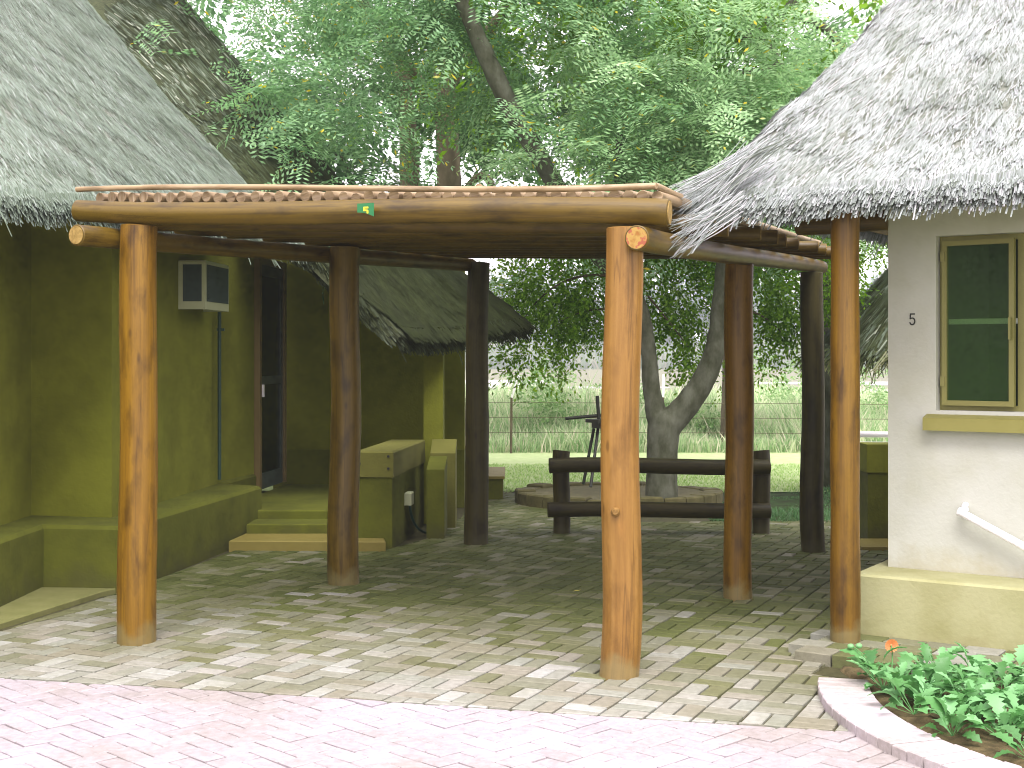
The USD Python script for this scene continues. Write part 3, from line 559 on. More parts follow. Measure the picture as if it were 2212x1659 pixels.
# side beams
bl0, bl1 = X(166, 508, 7.46), X(1018, 573, 11.75)
log(bl0, bl1, .058, .056, M['beam'], 21, CP, 'side_beam', rings=60, sag=.008)
br0, br1 = X(1376, 514, 6.74), V3(2.62, 11.75, 2.335)
bm = log(br0, br1, .061, .055, M['beam'], 22, CP, 'side_beam', rings=60, sag=.006)
dirb = unit(br1 - br0); c = trimesh.creation.cylinder(.053, .006, sections=24); c.apply_transform(trimesh.geometry.align_vectors([0, 0, 1], dirb)); c.apply_translation(br0 - dirb * .006)
tag(obj('log_end', c, M['redpaint'], bm), 'sawn log end daubed with red paint')
dirl = unit(bl1 - bl0); c = trimesh.creation.cylinder(.048, .006, sections=20); c.apply_transform(trimesh.geometry.align_vectors([0, 0, 1], dirl)); c.apply_translation(bl0 - dirl * .006); obj('log_end', c, M['endgrain'], bl0 is None and CP or CP)
# front beam and cross poles: along the roof, k = share of the depth
fb0, fb1 = X(168, 455, 7.75), X(1444, 459, 6.84)
log(fb0, fb1, .060, .068, M['beam'], 23, CP, 'front_beam', rings=60, sides=24, sag=.006)
c = trimesh.creation.cylinder(.058, .006, sections=20); dd = unit(fb1 - fb0); c.apply_transform(trimesh.geometry.align_vectors([0, 0, 1], dd)); c.apply_translation(fb1 + dd * .006); obj('log_end', c, M['endgrain'], CP)
rowL, rowR = unit(C_ - A_), unit(F_ - D_)
rngp = np.random.default_rng(31)
top_pts = []
n_cross = 11
for k in range(1, n_cross):
    t = k / (n_cross - 1)
    a = bl0 + (bl1 - bl0) * (.04 + .96 * t) + V3(0, 0, .055 + .05); b = br0 + (br1 - br0) * (.03 + .955 * t) + V3(0, 0, .058 + .05)
    d = unit(b - a); r = rngp.uniform(.046, .054)
    p0, p1 = a - d * rngp.uniform(.12, .2), b + d * rngp.uniform(.16, .24)
    log(p0, p1, r, r * .95, M['beam'], 40 + k, CP, 'cross_pole', rings=24, sides=14)
    c = trimesh.creation.cylinder(r * .9, .005, sections=16); c.apply_transform(trimesh.geometry.align_vectors([0, 0, 1], d)); c.apply_translation(p1 + d * .006); obj('log_end', c, M['endgrain'], CP)
# laths in the depth, on top of the cross poles
n_l = 44
for k in range(n_l):
    s = (k + .5) / n_l
    f0 = fb0 + (fb1 - fb0) * (.012 + .976 * s) + V3(0, 0, .062 + .006 * s); back = (bl1 + (br1 - bl1) * s) + V3(0, 0, .055 + .1 + .034)
    d = unit(back - f0)
    p0 = f0 + d * rngp.uniform(.064, .085) + V3(rngp.normal(0, .004), 0, .018 + rngp.normal(0, .004)); p1 = back + d * rngp.uniform(.0, .2) + V3(0, 0, .016)
    r = rngp.uniform(.029, .033)
    log(p0, p1, r, r * .9, M['lath'], 70 + k, CP, 'lath', sides=9, rings=10, rough=.06, sag=.003, chamfer=.002)
log(fb0 + V3(-.02, .05, .124), fb1 + V3(-.06, .05, .136), .015, .017, M['lath'], 130, CP, 'edge_pole', sides=10, rings=30, sag=.006)
log(fb1 + V3(-.06, .06, .137), fb1 + V3(.12, .5, .134), .018, .018, M['lath'], 131, CP, 'edge_pole', sides=10, rings=12)
for k in range(7):      # stray offcuts lying on the roof
    s = rngp.uniform(.3, .9); q = fb0 + (fb1 - fb0) * s + V3(0, .25 + .2 * rngp.random(), .16)
    log(q, q + V3(rngp.uniform(-.15, .2), rngp.uniform(.5, .9), .03), .018, .016, M['lath'], 140 + k, CP, 'loose_stick', sides=8, rings=8)
# number sign on the front beam
sg = Frame(X(772, 440, 7.18)[:2], (fb1 - fb0)[:2]); so = X(772, 440, 7.18); w_, h_ = .092, .068
plate = Polygon([(0, 0), (w_, .002), (w_, -h_), (.045, -.050), (.024, -.047), (0, -.046)])
def on_face(poly, fr, z0, b, depth):
    m = trimesh.creation.extrude_polygon(poly, depth); v = m.vertices.copy(); m2 = trimesh.Trimesh(fr.map(np.c_[v[:, 0], b - v[:, 2], np.zeros(len(v))]) + np.c_[np.zeros((len(v), 2)), z0 + v[:, 1]], m.faces, process=False); return m2
sgn = thing('number_sign', 'torn green number sign with a yellow 5 on the front beam of the carport', 'sign', so)
obj('plate', on_face(plate, sg, so[2], -.0, .003), M['signgreen'], sgn)
five = sbox(.036, -.026, .062, -.018).union(sbox(.036, -.040, .044, -.018)).union(sbox(.036, -.040, .058, -.033)).union(sbox(.054, -.052, .062, -.036)).intersection(plate.buffer(-.002))
for g in (five.geoms if hasattr(five, 'geoms') else [five]): obj('numeral', on_face(g, sg, so[2], -.0036, .002), M['signyellow'], sgn)

# ------------------------------------------------------------------ right hut
RF = Frame((2.15, 7.94), (.829, -.559))
RH = thing('thatched_hut', 'cream hut at the right with a bushy grey thatch, a window and the number 5', 'hut', RF.pt(1.5, 1.5, 0))
win = (.274, 1.50, 1.285, 2.262)
wp = Polygon([(0, .36), (3.4, .36), (3.4, 2.62), (0, 2.62)], [[(win[0], win[2]), (win[1], win[2]), (win[1], win[3]), (win[0], win[3])]])
m = trimesh.creation.extrude_polygon(wp, .22); v = m.vertices
obj('wall', (RF.map(np.c_[v[:, 0], v[:, 2], v[:, 1]]), m.faces[:, ::-1]), M['wall_r'], RH)
obj('wall', RF.box(0.0, .22, .2205, 4.2, .36, 2.62, .003), M['wall_r'], RH); obj('wall', RF.box(.2205, 3.4, 4.0, 4.2, .36, 2.62), M['wall_r'], RH)
obj('plinth', prism([RF.p(-.02, -.33) + V3(-.06, .02, 0)[:2], RF.p(3.4, -.33), RF.p(3.4, 4.3), RF.p(-.25, 4.3)], -.02, .385, .012), M['plinth_r'], RH)
W = obj('window', join([(q.vertices, q.faces) for q in (RF.bx(win[0], win[1], .075, .115, win[3] - .03, win[3]), RF.bx(win[0], win[1], .075, .115, win[2], win[2] + .03), RF.bx(win[0], win[0] + .02, .075, .115, win[2] + .03, win[3] - .03), RF.bx(.70, .735, .075, .115, win[2] + .03, win[3] - .03), RF.bx(win[1] - .03, win[1], .075, .115, win[2] + .03, win[3] - .03))]), M['frame'], RH)
# left casement stands slightly ajar: hinged at its left edge
def casement(h, w, ang, z0, z1, th=.032, fw=.028):
    fr = Frame(RF.p(h, .072), RF.e * math.cos(ang) - RF.m * math.sin(ang))
    fm = join([(q.vertices, q.faces) for q in (fr.bx(0, fw, -th, 0, z0, z1), fr.bx(w - fw, w, -th, 0, z0, z1), fr.bx(fw, w - fw, -th, 0, z0, z0 + fw), fr.bx(fw, w - fw, -th, 0, z1 - fw, z1))])
    s = obj('casement', fm, M['frame'], W); obj('pane', fr.bx(fw, w - fw, -th * .6, -th * .45, z0 + fw, z1 - fw), M['pane'], W)
    return fr
cf = casement(.296, .402, .07, win[2] + .028, win[3] - .028)
obj('pane', RF.bx(.735, win[1] - .03, .09, .096, win[2] + .03, win[3] - .03), M['pane'], W)
for z in (1.42, 2.12): obj('hinge', RF.bx(.288, .312, .03, .07, z, z + .055), M['frame'], W)
obj('handle', cf.bx(.379, .392, -.06, -.036, 1.68, 1.80), M['frame'], W)
obj('interior', RF.bx(.10, 1.9, 1.2, 1.25, .9, 2.7), M['room'], RH); obj('interior', RF.bx(.23, 3.3, .3, 3.9, .5, .52), M['room'], RH); obj('interior', RF.bx(.225, .24, .23, 1.2, .53, 2.6), M['room'], RH)  # dark panels standing in for the unlit room behind the glass
obj('curtain_rail', RF.bx(.30, 1.5, .099, .108, 1.768, 1.798), M['rail_in'], RH)
sl = np.array([(.222, -.075, 1.175), (1.56, -.075, 1.175), (1.56, .075, 1.175), (.222, .075, 1.175), (.222, -.075, 1.245), (1.56, -.075, 1.245), (1.56, .075, 1.283), (.222, .075, 1.283)])
obj('sill', (RF.map(sl), sloped(0, 1, 0, 1, 0, 1, 1)[1]), M['sill'], W)
# verandah post, wall plate under the thatch
post(V3(1.80, 7.5, .04), 2.48, (.079, .077), M['amberpost'], 7, (.0, 0), parent=RH, rough=.09, label='orange post under the thatch at the hut corner')
log(RF.pt(-.55, .02, 2.37), RF.pt(0, .03, 2.37), .06, .06, M['beam'], 51, RH, 'wall_plate'); log(V3(1.25, 7.62, 2.43), V3(1.95, 7.5, 2.45), .055, .05, M['beam'], 52, RH, 'wall_plate')
log(V3(1.80, 7.5, 2.46), RF.pt(0, 2.2, 2.5), .05, .05, M['beam'], 53, RH, 'wall_plate')
# low wall of its stoep, step
obj('low_wall', boxm(3.035, 3.8, 11.85, 12.15, -.02, .59), M['dado_l'], RH); obj('low_wall_cap', boxm(3.025, 3.8, 11.84, 12.16, .59, .83), M['wall_l'], RH)
obj('step', boxm(2.85, 3.8, 11.3, 11.83, -.02, .03), M['tan'], RH)
SRt = loft([(5.6, 4.75, 2.47), (3.5, 6.28, 2.47), (2.557, 6.92, 2.47), (1.84, 7.33, 2.47), (1.42, 7.46, 2.46), (1.08, 7.52, 2.455), (.96, 7.60, 2.46), (1.12, 7.95, 2.52), (1.62, 8.9, 2.62), (2.6, 10.6, 2.65), (3.6, 12.2, 2.65)],
           [(4.2, 9.8, 6.0), (4.205, 9.8, 6.0)], bell(.74))
def SRv(s, t): return SRt(s, t)
rr = thatch(RH, SRv, 150000, M['straw_r'], M['thatch_base'], .11, 17, trange=(0, .6), L=(.04, .15), W=(.0016, .0034), lift=.011, skirt=22000, jit=.26, bump=.075)
# wisps blown out at the corner of the eave
rng = np.random.default_rng(77); ms = []
for k in range(170):
    a = V3(1.30, 7.5, 2.66) + rng.normal(0, .05, 3) * V3(1, 1, .6) + V3(.12, .02, .10) * rng.uniform(0, 1.3)
    if k < 95: e = X(rng.uniform(1440, 1495), rng.uniform(402, 425), rng.uniform(7.3, 7.55)) if k < 45 else X(rng.uniform(1445, 1520), rng.uniform(430, 510), 7.3)
    else:
        a = X(rng.uniform(1540, 1610), rng.uniform(410, 470), 7.35); e = X(rng.uniform(1440, 1500), rng.uniform(470, 560), 7.1)
    m_ = (a + e) / 2 + V3(0, 0, rng.uniform(-.02, .01)); w = rng.uniform(.0012, .0032)
    (v, f), _ = tube([a, m_, e], [w, w, w * .4], 4, 6, cap=False); ms.append((v, f))
obj('loose_straw', join(ms), M['straw_r'], rr, kind='stuff', tone='isl30')
# numeral, pipe
num = meshkit.text_mesh('5', .066, .004); v = num.vertices
nt = thing('house_number', 'small black numeral 5 on the cream wall left of the window', 'number', RF.pt(.138, 0, 1.78))
obj('numeral', (RF.map(np.c_[v[:, 0] * .8 + .118, -.001 - v[:, 2], v[:, 1] + 1.765]), num.faces), M['ink'], nt)
pp = thing('white_pipe', 'white pipe slanting down across the cream wall below the window', 'pipe', RF.pt(.43, 0, .73))
p0, p1 = RF.pt(.425, -.075, .735), RF.pt(1.25, -.075, .335)
t_, uv_ = tube([p0, p0 + (p1 - p0) * .5, p1], .021, 14, 12, chamfer=.003); obj('pipe', t_, M['whitemetal'], pp, True, uv_)
t_, uv_ = tube([p0 + V3(.03, -.02, .012), RF.pt(.44, -.03, .76), RF.pt(.44, .0, .765)], .017, 10, 8); obj('bracket', t_, M['whitemetal'], pp, True, uv_)
c = trimesh.creation.cylinder(.024, .012, sections=14); c.apply_transform(trimesh.geometry.align_vectors([0, 0, 1], unit(p1 - p0))); c.apply_translation(p0); obj('collar', c, M['whitemetal'], pp)

# raised brick apron in front of the plinth, kerb and soil of the flower bed
AP = Frame(RF.p(-.07, -.335), RF.e); rng = np.random.default_rng(8)
apr = thing('raised_brick_apron', None, None); tag(apr, kind='structure')
for i in range(-1, 12):
    for j in range(4):
        obj('brick', brick(AP, i * .205 + .1 * (j % 2), i * .205 + .2 + .1 * (j % 2), -(j + 1) * .155, -j * .155, .055, .006, rng, -.02), M['paver'], apr, tone=float(.35 + .5 * rng.random()))
kin = [(1.70, 6.62), (1.655, 6.40), (1.64, 6.19), (1.655, 5.95), (1.69, 5.75), (1.75, 5.55), (1.83, 5.37), (1.97, 5.14), (2.16, 4.92), (2.4, 4.72), (2.7, 4.56)]
kc = spline(np.array([(*q, 0) for q in kin]), 60)[:, :2]; tg = unit(np.gradient(kc, axis=0)); nrm = np.c_[tg[:, 1], -tg[:, 0]]
kb = thing('kerb', None, None); tag(kb, kind='structure'); L_ = np.r_[0, np.cumsum(np.linalg.norm(np.diff(kc, axis=0), axis=1))]
nk = int(L_[-1] / .085)
for k in range(nk):
    c0, c1 = [np.array([np.interp(L_[-1] * q / nk, L_, kc[:, i]) for i in (0, 1)]) for q in (k + .055, k + .945)]
    n0, n1 = [np.array([np.interp(L_[-1] * q / nk, L_, nrm[:, i]) for i in (0, 1)]) for q in (k + .03, k + .97)]
    sgnn = 1 if n0[0] < 0 else -1; dz = rng.normal(0, .0015)
    obj('brick', prism([c0, c0 + sgnn * n0 * .235, c1 + sgnn * n1 * .235, c1], -.02, .050 + dz, .005), M['kerb'], kb, tone=float(rng.random()))
soilp = Polygon([tuple(RF.p(.05, -.96)), (1.70, 6.62)] + kin[1:] + [(3.6, 4.5), tuple(RF.p(2.9, -.96))])
sp = np.stack(np.meshgrid(np.linspace(1.5, 3.7, 60), np.linspace(4.5, 7.1, 70)), -1).reshape(-1, 2); keep = np.array([soilp.contains(Point(*q)) for q in sp]); sp = np.vstack([sp[keep], np.array(soilp.segmentize(.05).exterior.coords)[:-1]])
from scipy.spatial import Delaunay
tri = Delaunay(sp).simplices; cc = sp[tri].mean(1); tri = tri[[soilp.contains(Point(*q)) for q in cc]]
edge_ = np.clip(np.array([soilp.exterior.distance(Point(*q)) for q in sp]) / .14, 0, 1); zz = np.where(edge_ < .01, -.015, .0105) + edge_ * .05 * meshkit.fbm(np.c_[sp * 9, np.zeros(len(sp))], 3, 2); sv = np.c_[sp, zz]
tt = trimesh.Trimesh(sv, tri, process=False); tri = np.where((tt.face_normals[:, 2] < 0)[:, None], tri[:, ::-1], tri)
tag(obj('bed_soil', (sv, tri), M['soil'], smooth=True), kind='structure')

# ------------------------------------------------------------------ bed plants: lobed leaves on stalks
def lobed(L, W, rng, droop):
    """a lobed leaf as a strip of paired points, curved along its length"""
    n = 11; t = np.linspace(0, 1, n); half = W * np.sin(np.pi * np.clip(t * .92 + .05, 0, 1)) ** .7 * (1 + .27 * np.cos(np.pi * np.arange(n))) * (.55 + .45 * t) ; half[-1] = .004; half[0] = .004
    x = t * L; z = .18 * L * np.sin(t * 2.2) - droop * L * t ** 2
    left = np.c_[x + .02 * L, half, z + .25 * half]; right = np.c_[x + .02 * L, -half, z + .25 * half]; midl = np.c_[x, 0 * x, z]
    v = np.vstack([left, midl, right]); f = []
    for k in range(n - 1): f += [[k, k + n, k + n + 1], [k, k + n + 1, k + 1], [k + n, k + 2 * n, k + 2 * n + 1], [k + n, k + 2 * n + 1, k + n + 1]]
    return v, np.array(f)
rng = np.random.default_rng(21); pspots = []
inner = soilp.buffer(-.035)
for _ in range(4000):
    q = V3(rng.uniform(1.6, 3.0), rng.uniform(4.95, 7.0), 0)
    if inner.contains(Point(q[0], q[1])) and all(np.linalg.norm(q - p) > .118 for p in pspots) and not (q[1] < 5.6 and q[0] < 1.98) : pspots.append(q)
    if len(pspots) >= 62: break
pspots.sort(key=lambda q: (-round(q[1], 1), q[0]))
def plant_label(q):
    row = 'beside the brick apron' if q[1] > 6.35 else 'just behind mid bed' if q[1] > 6.0 else 'mid bed' if q[1] > 5.68 else 'in front of mid bed' if q[1] > 5.35 else 'nearest the front of the bed'
    return row
rows_ = {}
for q in pspots: rows_.setdefault(plant_label(q), []).append(q)
ordn = ['leftmost', 'second from left', 'third from left', 'fourth from left', 'fifth from left', 'sixth from left', 'seventh from left', 'eighth from left', 'ninth from left', 'tenth from left', 'eleventh from left', 'twelfth from left', 'thirteenth from left', 'fourteenth from left', 'fifteenth from left', 'sixteenth from left', 'seventeenth from left', 'eighteenth from left', 'nineteenth from left', 'twentieth from left', 'last on the right', 'far right'] + ['number %d from left' % k for k in range(23, 60)]
for r_ in rows_.values(): r_.sort(key=lambda q: q[0] / q[1])
for i, q in enumerate(pspots):
    r_ = rows_[plant_label(q)]; k = [j for j, o in enumerate(r_) if o is q][0]
    lab = 'green lobed bed plant %s, %s in its row' % (plant_label(q), ordn[k])
    pl = thing('bed_plant', lab, 'plant', (q[0], q[1], .03), group='green plants in the kerbed flower bed')
    nl = 15
    for k in range(nl):
        L = rng.uniform(.065, .135); (v, f) = lobed(L, L * rng.uniform(.27, .36), rng, rng.uniform(.1, .6))
        az, el = rng.uniform(0, 2 * np.pi), rng.uniform(.15, 1.25)
        R = trimesh.transformations.euler_matrix(rng.normal(0, .3), -el * .8, az, 'sxyz')[:3, :3]
        stalk = V3(math.cos(az) * math.cos(el), math.sin(az) * math.cos(el), math.sin(el)) * rng.uniform(.03, .10)
        b = q + V3(0, 0, .04)
        sv_, sf_ = quads((b + stalk / 2)[None], V3(.002, .001, 0)[None], (stalk / 2)[None])
        obj('leaf', join([(v @ R.T + b + stalk, f), (sv_, sf_)]), M['lf_bed'], pl, True, tone=float(rng.random()))
def flower(px, py, stem, heads, label, mat, budonly=False):
    fl = thing('bed_flower', label, 'flower', (px, py, .03)); t_, uv_ = tube([V3(px, py, .04), (V3(px, py, .04) + stem) / 2 + V3(.01, 0, .03), stem], .003, 6, 8); obj('stem', t_, M['lf_bed'], fl, True, tone=.4)
    if budonly:
        for d in heads:
            s = trimesh.creation.icosphere(2, .016); s.vertices *= [1, 1, .8]; s.apply_translation(stem + d); obj('bud', s, M['lf_bed'], fl, tone=.9)
    else:
        c = trimesh.creation.icosphere(2, .008); c.vertices *= [1, .5, 1]; c.apply_translation(stem); obj('centre', c, M['petal'], fl)
        for k in range(16):
            a = k / 16 * 6.283; dv = V3(math.cos(a), -.35, math.sin(a)); s = unit(np.cross(dv, V3(0, -1, .2))); v_ = np.array([stem + dv * .008 + s * .003, stem + dv * .03 + s * .006, stem + dv * .034, stem + dv * .03 - s * .006, stem + dv * .008 - s * .003]); obj('petal', (v_, np.array([[0, 1, 2], [0, 2, 3], [0, 3, 4]])), mat, fl)
flower(1.78, 6.55, X(1925, 1394, 6.75), None, 'orange daisy flower standing above the leafy bed beside the plinth', M['petal'])
flower(1.72, 6.60, X(1842, 1396, 6.72), [V3(-.01, 0, 0), V3(.03, .0, .002)], 'green flower buds on a thin stem at the left end of the bed', None, True)

# ------------------------------------------------------------------ log barrier, stone ring, fire stand
BR = thing('log_barrier', 'low barrier of two horizontal logs on short posts in front of the forked tree', 'barrier', G(1430, 1150))
YB = 12.47
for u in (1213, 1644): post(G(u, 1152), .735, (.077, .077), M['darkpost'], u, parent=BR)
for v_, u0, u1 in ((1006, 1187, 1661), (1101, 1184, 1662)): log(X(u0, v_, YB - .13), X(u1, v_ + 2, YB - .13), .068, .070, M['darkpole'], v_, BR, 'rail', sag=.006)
ring = thing('tree_ring', 'low round stone ring around the forked tree behind the log barrier', 'planter', (1.2, 14.9, 0))
rng = np.random.default_rng(14); cx, cy = 1.15, 15.0; nseg = 26
for k in range(nseg):
    a0, a1 = (k + .03) / nseg * 2 * np.pi, (k + .97) / nseg * 2 * np.pi; ro, ri = np.array([1.0, .85]) * 1.12, np.array([.82, .68]) * 1.12
    c = [(cx + ro[0] * math.cos(a), cy + ro[1] * math.sin(a)) for a in (a0, (a0 + a1) / 2, a1)] + [(cx + ri[0] * math.cos(a), cy + ri[1] * math.sin(a)) for a in (a1, (a0 + a1) / 2, a0)]
    obj('stone', prism(c, -.02, .135 + rng.normal(0, .008), .015), M['stone'], ring)
obj('soil', prism([(cx + .93 * math.cos(a), cy + .78 * math.sin(a)) for a in np.linspace(0, 6.283, 24, endpoint=False)], -.02, .115), M['stone'], ring)
st = thing('fire_stand', 'dark iron stand with a flat tray and crossed bars on the stone ring', 'stand', X(1285, 1040, 14.3))
YS = 14.3
def rod(pts, r, name, parent=st, mat=M['black']):
    t_, uv_ = tube(pts, r, 8, max(4, len(pts) * 3)); return obj(name, t_, mat, parent, True)
for a, b in (((1283, 925, YS), (1260, 1046, YS)), ((1292, 925, YS), (1276, 1052, YS - .25)), ((1312, 925, YS), (1322, 1046, YS)), ((1300, 925, YS + .1), (1308, 1040, YS + .35))): rod([X(*a), X(*b)], .016, 'leg')
rod([X(1290, 855, YS), X(1294, 912, YS)], .019, 'upright'); rod([X(1222, 904, YS - .1), X(1310, 896, YS + .05)], .017, 'cross_bar')
obj('tray', prism([X(1264, 905, YS)[:2] + (0, -.02), X(1292, 905, YS - .25)[:2], X(1345, 905, YS)[:2], X(1310, 905, YS + .25)[:2]], X(0, 912, YS)[2], X(0, 905, YS)[2]), M['black'], st)
obj('tray_base', prism([X(1278, 905, YS)[:2], X(1295, 905, YS - .15)[:2], X(1330, 905, YS)[:2], X(1310, 905, YS + .15)[:2]], X(0, 924, YS)[2], X(0, 912.5, YS)[2]), M['black'], st)

# ------------------------------------------------------------------ trees
def limbs(tree, paths, mat, name='branch', sides=12):
    for k, (pts, rad) in enumerate(paths):
        (v, f), uv = tube(pts, rad, sides, 30, .12, 3 + k, chamfer=0); obj('trunk' if k == 0 and name == 'trunk' else 'branch', (v, f), mat, tree, True, uv)
def frond_spray(rng, nf=9, npairs=8, L=.30, leaf=(.045, .013)):
    """a drooping twig with feathery fronds; x outward"""
    C, A, B = [], [], []
    tw = 0.55
    for i in range(nf):
        t = (i + .6) / nf; o = V3(tw * t, 0, .06 * t - .22 * t * t); side = 1 if i % 2 else -1
        ang = side * rng.uniform(.5, 1.0); d = unit(V3(math.cos(ang), math.sin(ang), rng.uniform(-.45, .1))); l = L * rng.uniform(.7, 1.1)
        lat = unit(np.cross(d, V3(0, 0, 1))); upv = np.cross(lat, d)
        for j in range(npairs):
            q = (j + .5) / npairs; base = o + d * l * q + V3(0, 0, -.10 * l * q * q * 2)
            for sg_ in (-1, 1):
                ld = unit(lat * sg_ + d * .45 + V3(0, 0, -.18)); c = base + ld * leaf[0] * .55
                C.append(c); A.append(ld * leaf[0] / 2 * rng.uniform(.8, 1.15)); B.append(unit(np.cross(ld, upv + rng.normal(0, .25, 3))) * leaf[1] / 2)
    C, A, B = map(np.array, (C, A, B))
    # rhombus: tip, side, base, side
    return np.stack([C - A, C + B, C + A, C - B], 1).reshape(-1, 3)
def leaf_spray(rng, n=16, L=.45, leaf=(.085, .036)):
    C, A, B = [], [], []
    for i in range(n):
        t = (i + .5) / n; o = V3(L * t, 0, .03 * t - .22 * t * t) + rng.normal(0, .035, 3)
        d = unit(V3(rng.uniform(.2, 1), rng.uniform(-1, 1), rng.uniform(-.9, .25))); s = unit(np.cross(d, rng.normal(0, .4, 3) + V3(0, 0, 1))); l = leaf[0] * rng.uniform(.7, 1.2)
        C.append(o + d * l / 2); A.append(d * l / 2); B.append(s * leaf[1] / 2)
    C, A, B = map(np.array, (C, A, B))
    return np.stack([C - A, C + B + A * .1, C + A, C - B + A * .1], 1).reshape(-1, 3)
def place(templates, pos, out, rng, scale=(.8, 1.25), tilt=.35):
    """many sprays, each turned to its outward direction with a droop"""
    n = len(pos); x = unit(out + rng.normal(0, tilt, (n, 3))); y = unit(np.cross(V3(0, 0, 1) + rng.normal(0, .3, (n, 3)), x)); z = np.cross(x, y)
    R = np.stack([x, y, z], -1) * rng.uniform(*scale, n)[:, None, None]; V = []
    which = rng.integers(0, len(templates), n)
    for k, T in enumerate(templates):
        i = np.where(which == k)[0]
        V.append((np.einsum('nij,mj->nmi', R[i], T) + pos[i][:, None]).reshape(-1, 3))
    v = np.vstack(V); q = np.arange(len(v) // 4)[:, None] * 4
    return v, np.vstack([q + [0, 1, 2], q + [0, 2, 3]])
def clumps(rng, centres, n, power=.55, low=-1.0):
    """points and outward directions in lumpy ellipsoids: centres = (x,y,z,rx,ry,rz)"""
    c = np.asarray(centres, float); w = (c[:, 3] * c[:, 4] * c[:, 5]) ** .75; k = rng.choice(len(c), n, p=w / w.sum())
    d = unit(rng.normal(0, 1, (n, 3))); d[:, 2] = np.maximum(d[:, 2], low); r = rng.random((n, 1)) ** power
    return c[k, :3] + d * r * c[k, 3:], unit(d + V3(0, 0, -.15))
def boughs(rng, centres, nb, per, size=(.45, .30, .22)):
    """leafy boughs inside the crown: each a flattened clump of twigs, with gaps between the boughs"""
    c, o = clumps(rng, centres, nb, .45); P_, O_ = [], []
    for q, d in zip(c, o):
        k = max(4, int(per * rng.uniform(.6, 1.4))); l = rng.normal(0, 1, (k, 3)) * np.array(size) * rng.uniform(.7, 1.25)
        side = unit(np.cross(d, V3(0, 0, 1))); fw = unit(d * V3(1, 1, .2)); up = V3(0, 0, 1)
        P_.append(q + l[:, :1] * fw + l[:, 1:2] * side + l[:, 2:] * up - up * (l[:, :1] ** 2) * .25); O_.append(np.repeat(unit(fw + V3(0, 0, -.25))[None], k, 0))
    return np.vstack(P_), np.vstack(O_)
def clear(pos, out, wins, pad=0):
    """drop the twigs that would close the openings through which the sky shows"""
    u = 1106 + pos[:, 0] / pos[:, 1] * 3000; v = 765 - (pos[:, 2] - EYE) / pos[:, 1] * 3000
    ok = np.ones(len(pos), bool)
    for cx, cy, rx, ry in wins: ok &= ((u - cx) / (rx + pad)) ** 2 + ((v - cy) / (ry + pad)) ** 2 > 1
    return pos[ok], out[ok]
rng = np.random.default_rng(100)
PIN = [frond_spray(rng, 9, 6, .30, (.070, .024)) for _ in range(5)]; BRD = [leaf_spray(rng) for _ in range(4)]; PIN_S = [frond_spray(rng, 6, 5, .40, (.15, .055)) for _ in range(4)]
gaps = [(935, 385, 55, 50), (1030, 375, 50, 45), (1030, 330, 35, 30), (565, 105, 28, 18), (1190, 160, 35, 30), (1540, 385, 22, 22), (1510, 385, 16, 22), (1720, 65, 18, 14), (1945, 60, 24, 40), (1790, 25, 26, 16), (885, 205, 22, 18), (452, 22, 62, 26), (1190, 270, 20, 22), (1410, 395, 12, 18), (1060, 25, 0, 0), (1370, 40, 14, 10), (700, 190, 16, 12), (620, 60, 14, 12), (520, 60, 18, 12), (1150, 100, 12, 9), (820, 300, 18, 14), (910, 345, 30, 20), (740, 330, 14, 12), (1240, 350, 14, 14), (1600, 110, 10, 8), (1880, 60, 22, 16), (990, 285, 16, 12), (1100, 330, 14, 14)]
# feathery tree over the left hut
t1 = thing('feathery_tree', 'tall tree with drooping feathery leaves above the left half of the carport', 'tree', (-1.0, 19.0, 0))
limbs(t1, [([(-.85, 19, -.1), (-.85, 19, 1.5), (-.84, 18.95, 3.2), (-.9, 18.8, 5), (-1.0, 18.5, 7.5)], [.25, .2, .17, .15, .08]),
           ([(-.86, 18.95, 3.3), (-.35, 18.8, 4.0), (-.18, 18.7, 3.55)], [.06, .05, .03]), ([(-.85, 18.9, 4.6), (-1.9, 17, 6.0), (-2.6, 15, 6.4)], [.09, .06, .02]), ([(-.9, 18.8, 5.2), (.4, 17, 6.4), (1.0, 15, 6.6)], [.09, .06, .02]),
           ([(-1.5, 19.2, -.1), (-1.45, 19.2, 2.5), (-1.4, 19, 4.2), (-1.6, 18.5, 6)], [.2, .16, .13, .07])], M['darkbark'], 'trunk')
r1 = np.random.default_rng(101)
cl = [(-2.6, 14.6, 4.6, 1.1, 1.2, .8), (-1.6, 14.2, 4.0, 1.2, 1.1, .8), (-.6, 14.0, 4.9, 1.2, 1.0, .8), (-1.5, 14.2, 5.5, 1.3, 1.2, .7), (-1.7, 14.2, 3.75, .6, .6, .4), (-1.0, 13.8, 3.6, .7, .6, .55), (.1, 14.2, 4.4, 1.0, .8, .75), (-.2, 14.2, 5.6, 1.2, 1, .6), (-3.2, 15.2, 5.5, 1.1, 1.1, .8), (.9, 15, 5.6, 1.0, .9, .7), (-1.1, 14.0, 3.25, .4, .4, .3), (-2.0, 15, 7.2, 2, 1.8, .9), (0, 15, 7.2, 2, 1.8, .9), (-2.55, 14.9, 4.6, .9, .7, .7), (-2.0, 14.9, 4.2, .8, .6, .6), (-2.3, 15.0, 5.1, .9, .6, .5), (-1.2, 14.6, 3.7, .5, .4, .3)]
pos, out = boughs(r1, cl, 132, 11); pos, out = clear(pos, out, gaps, 40)
v, f = place(PIN, pos, out, r1); obj('crown', (v, f), M['lf_pin'], t1, kind='stuff', tone='isl4')
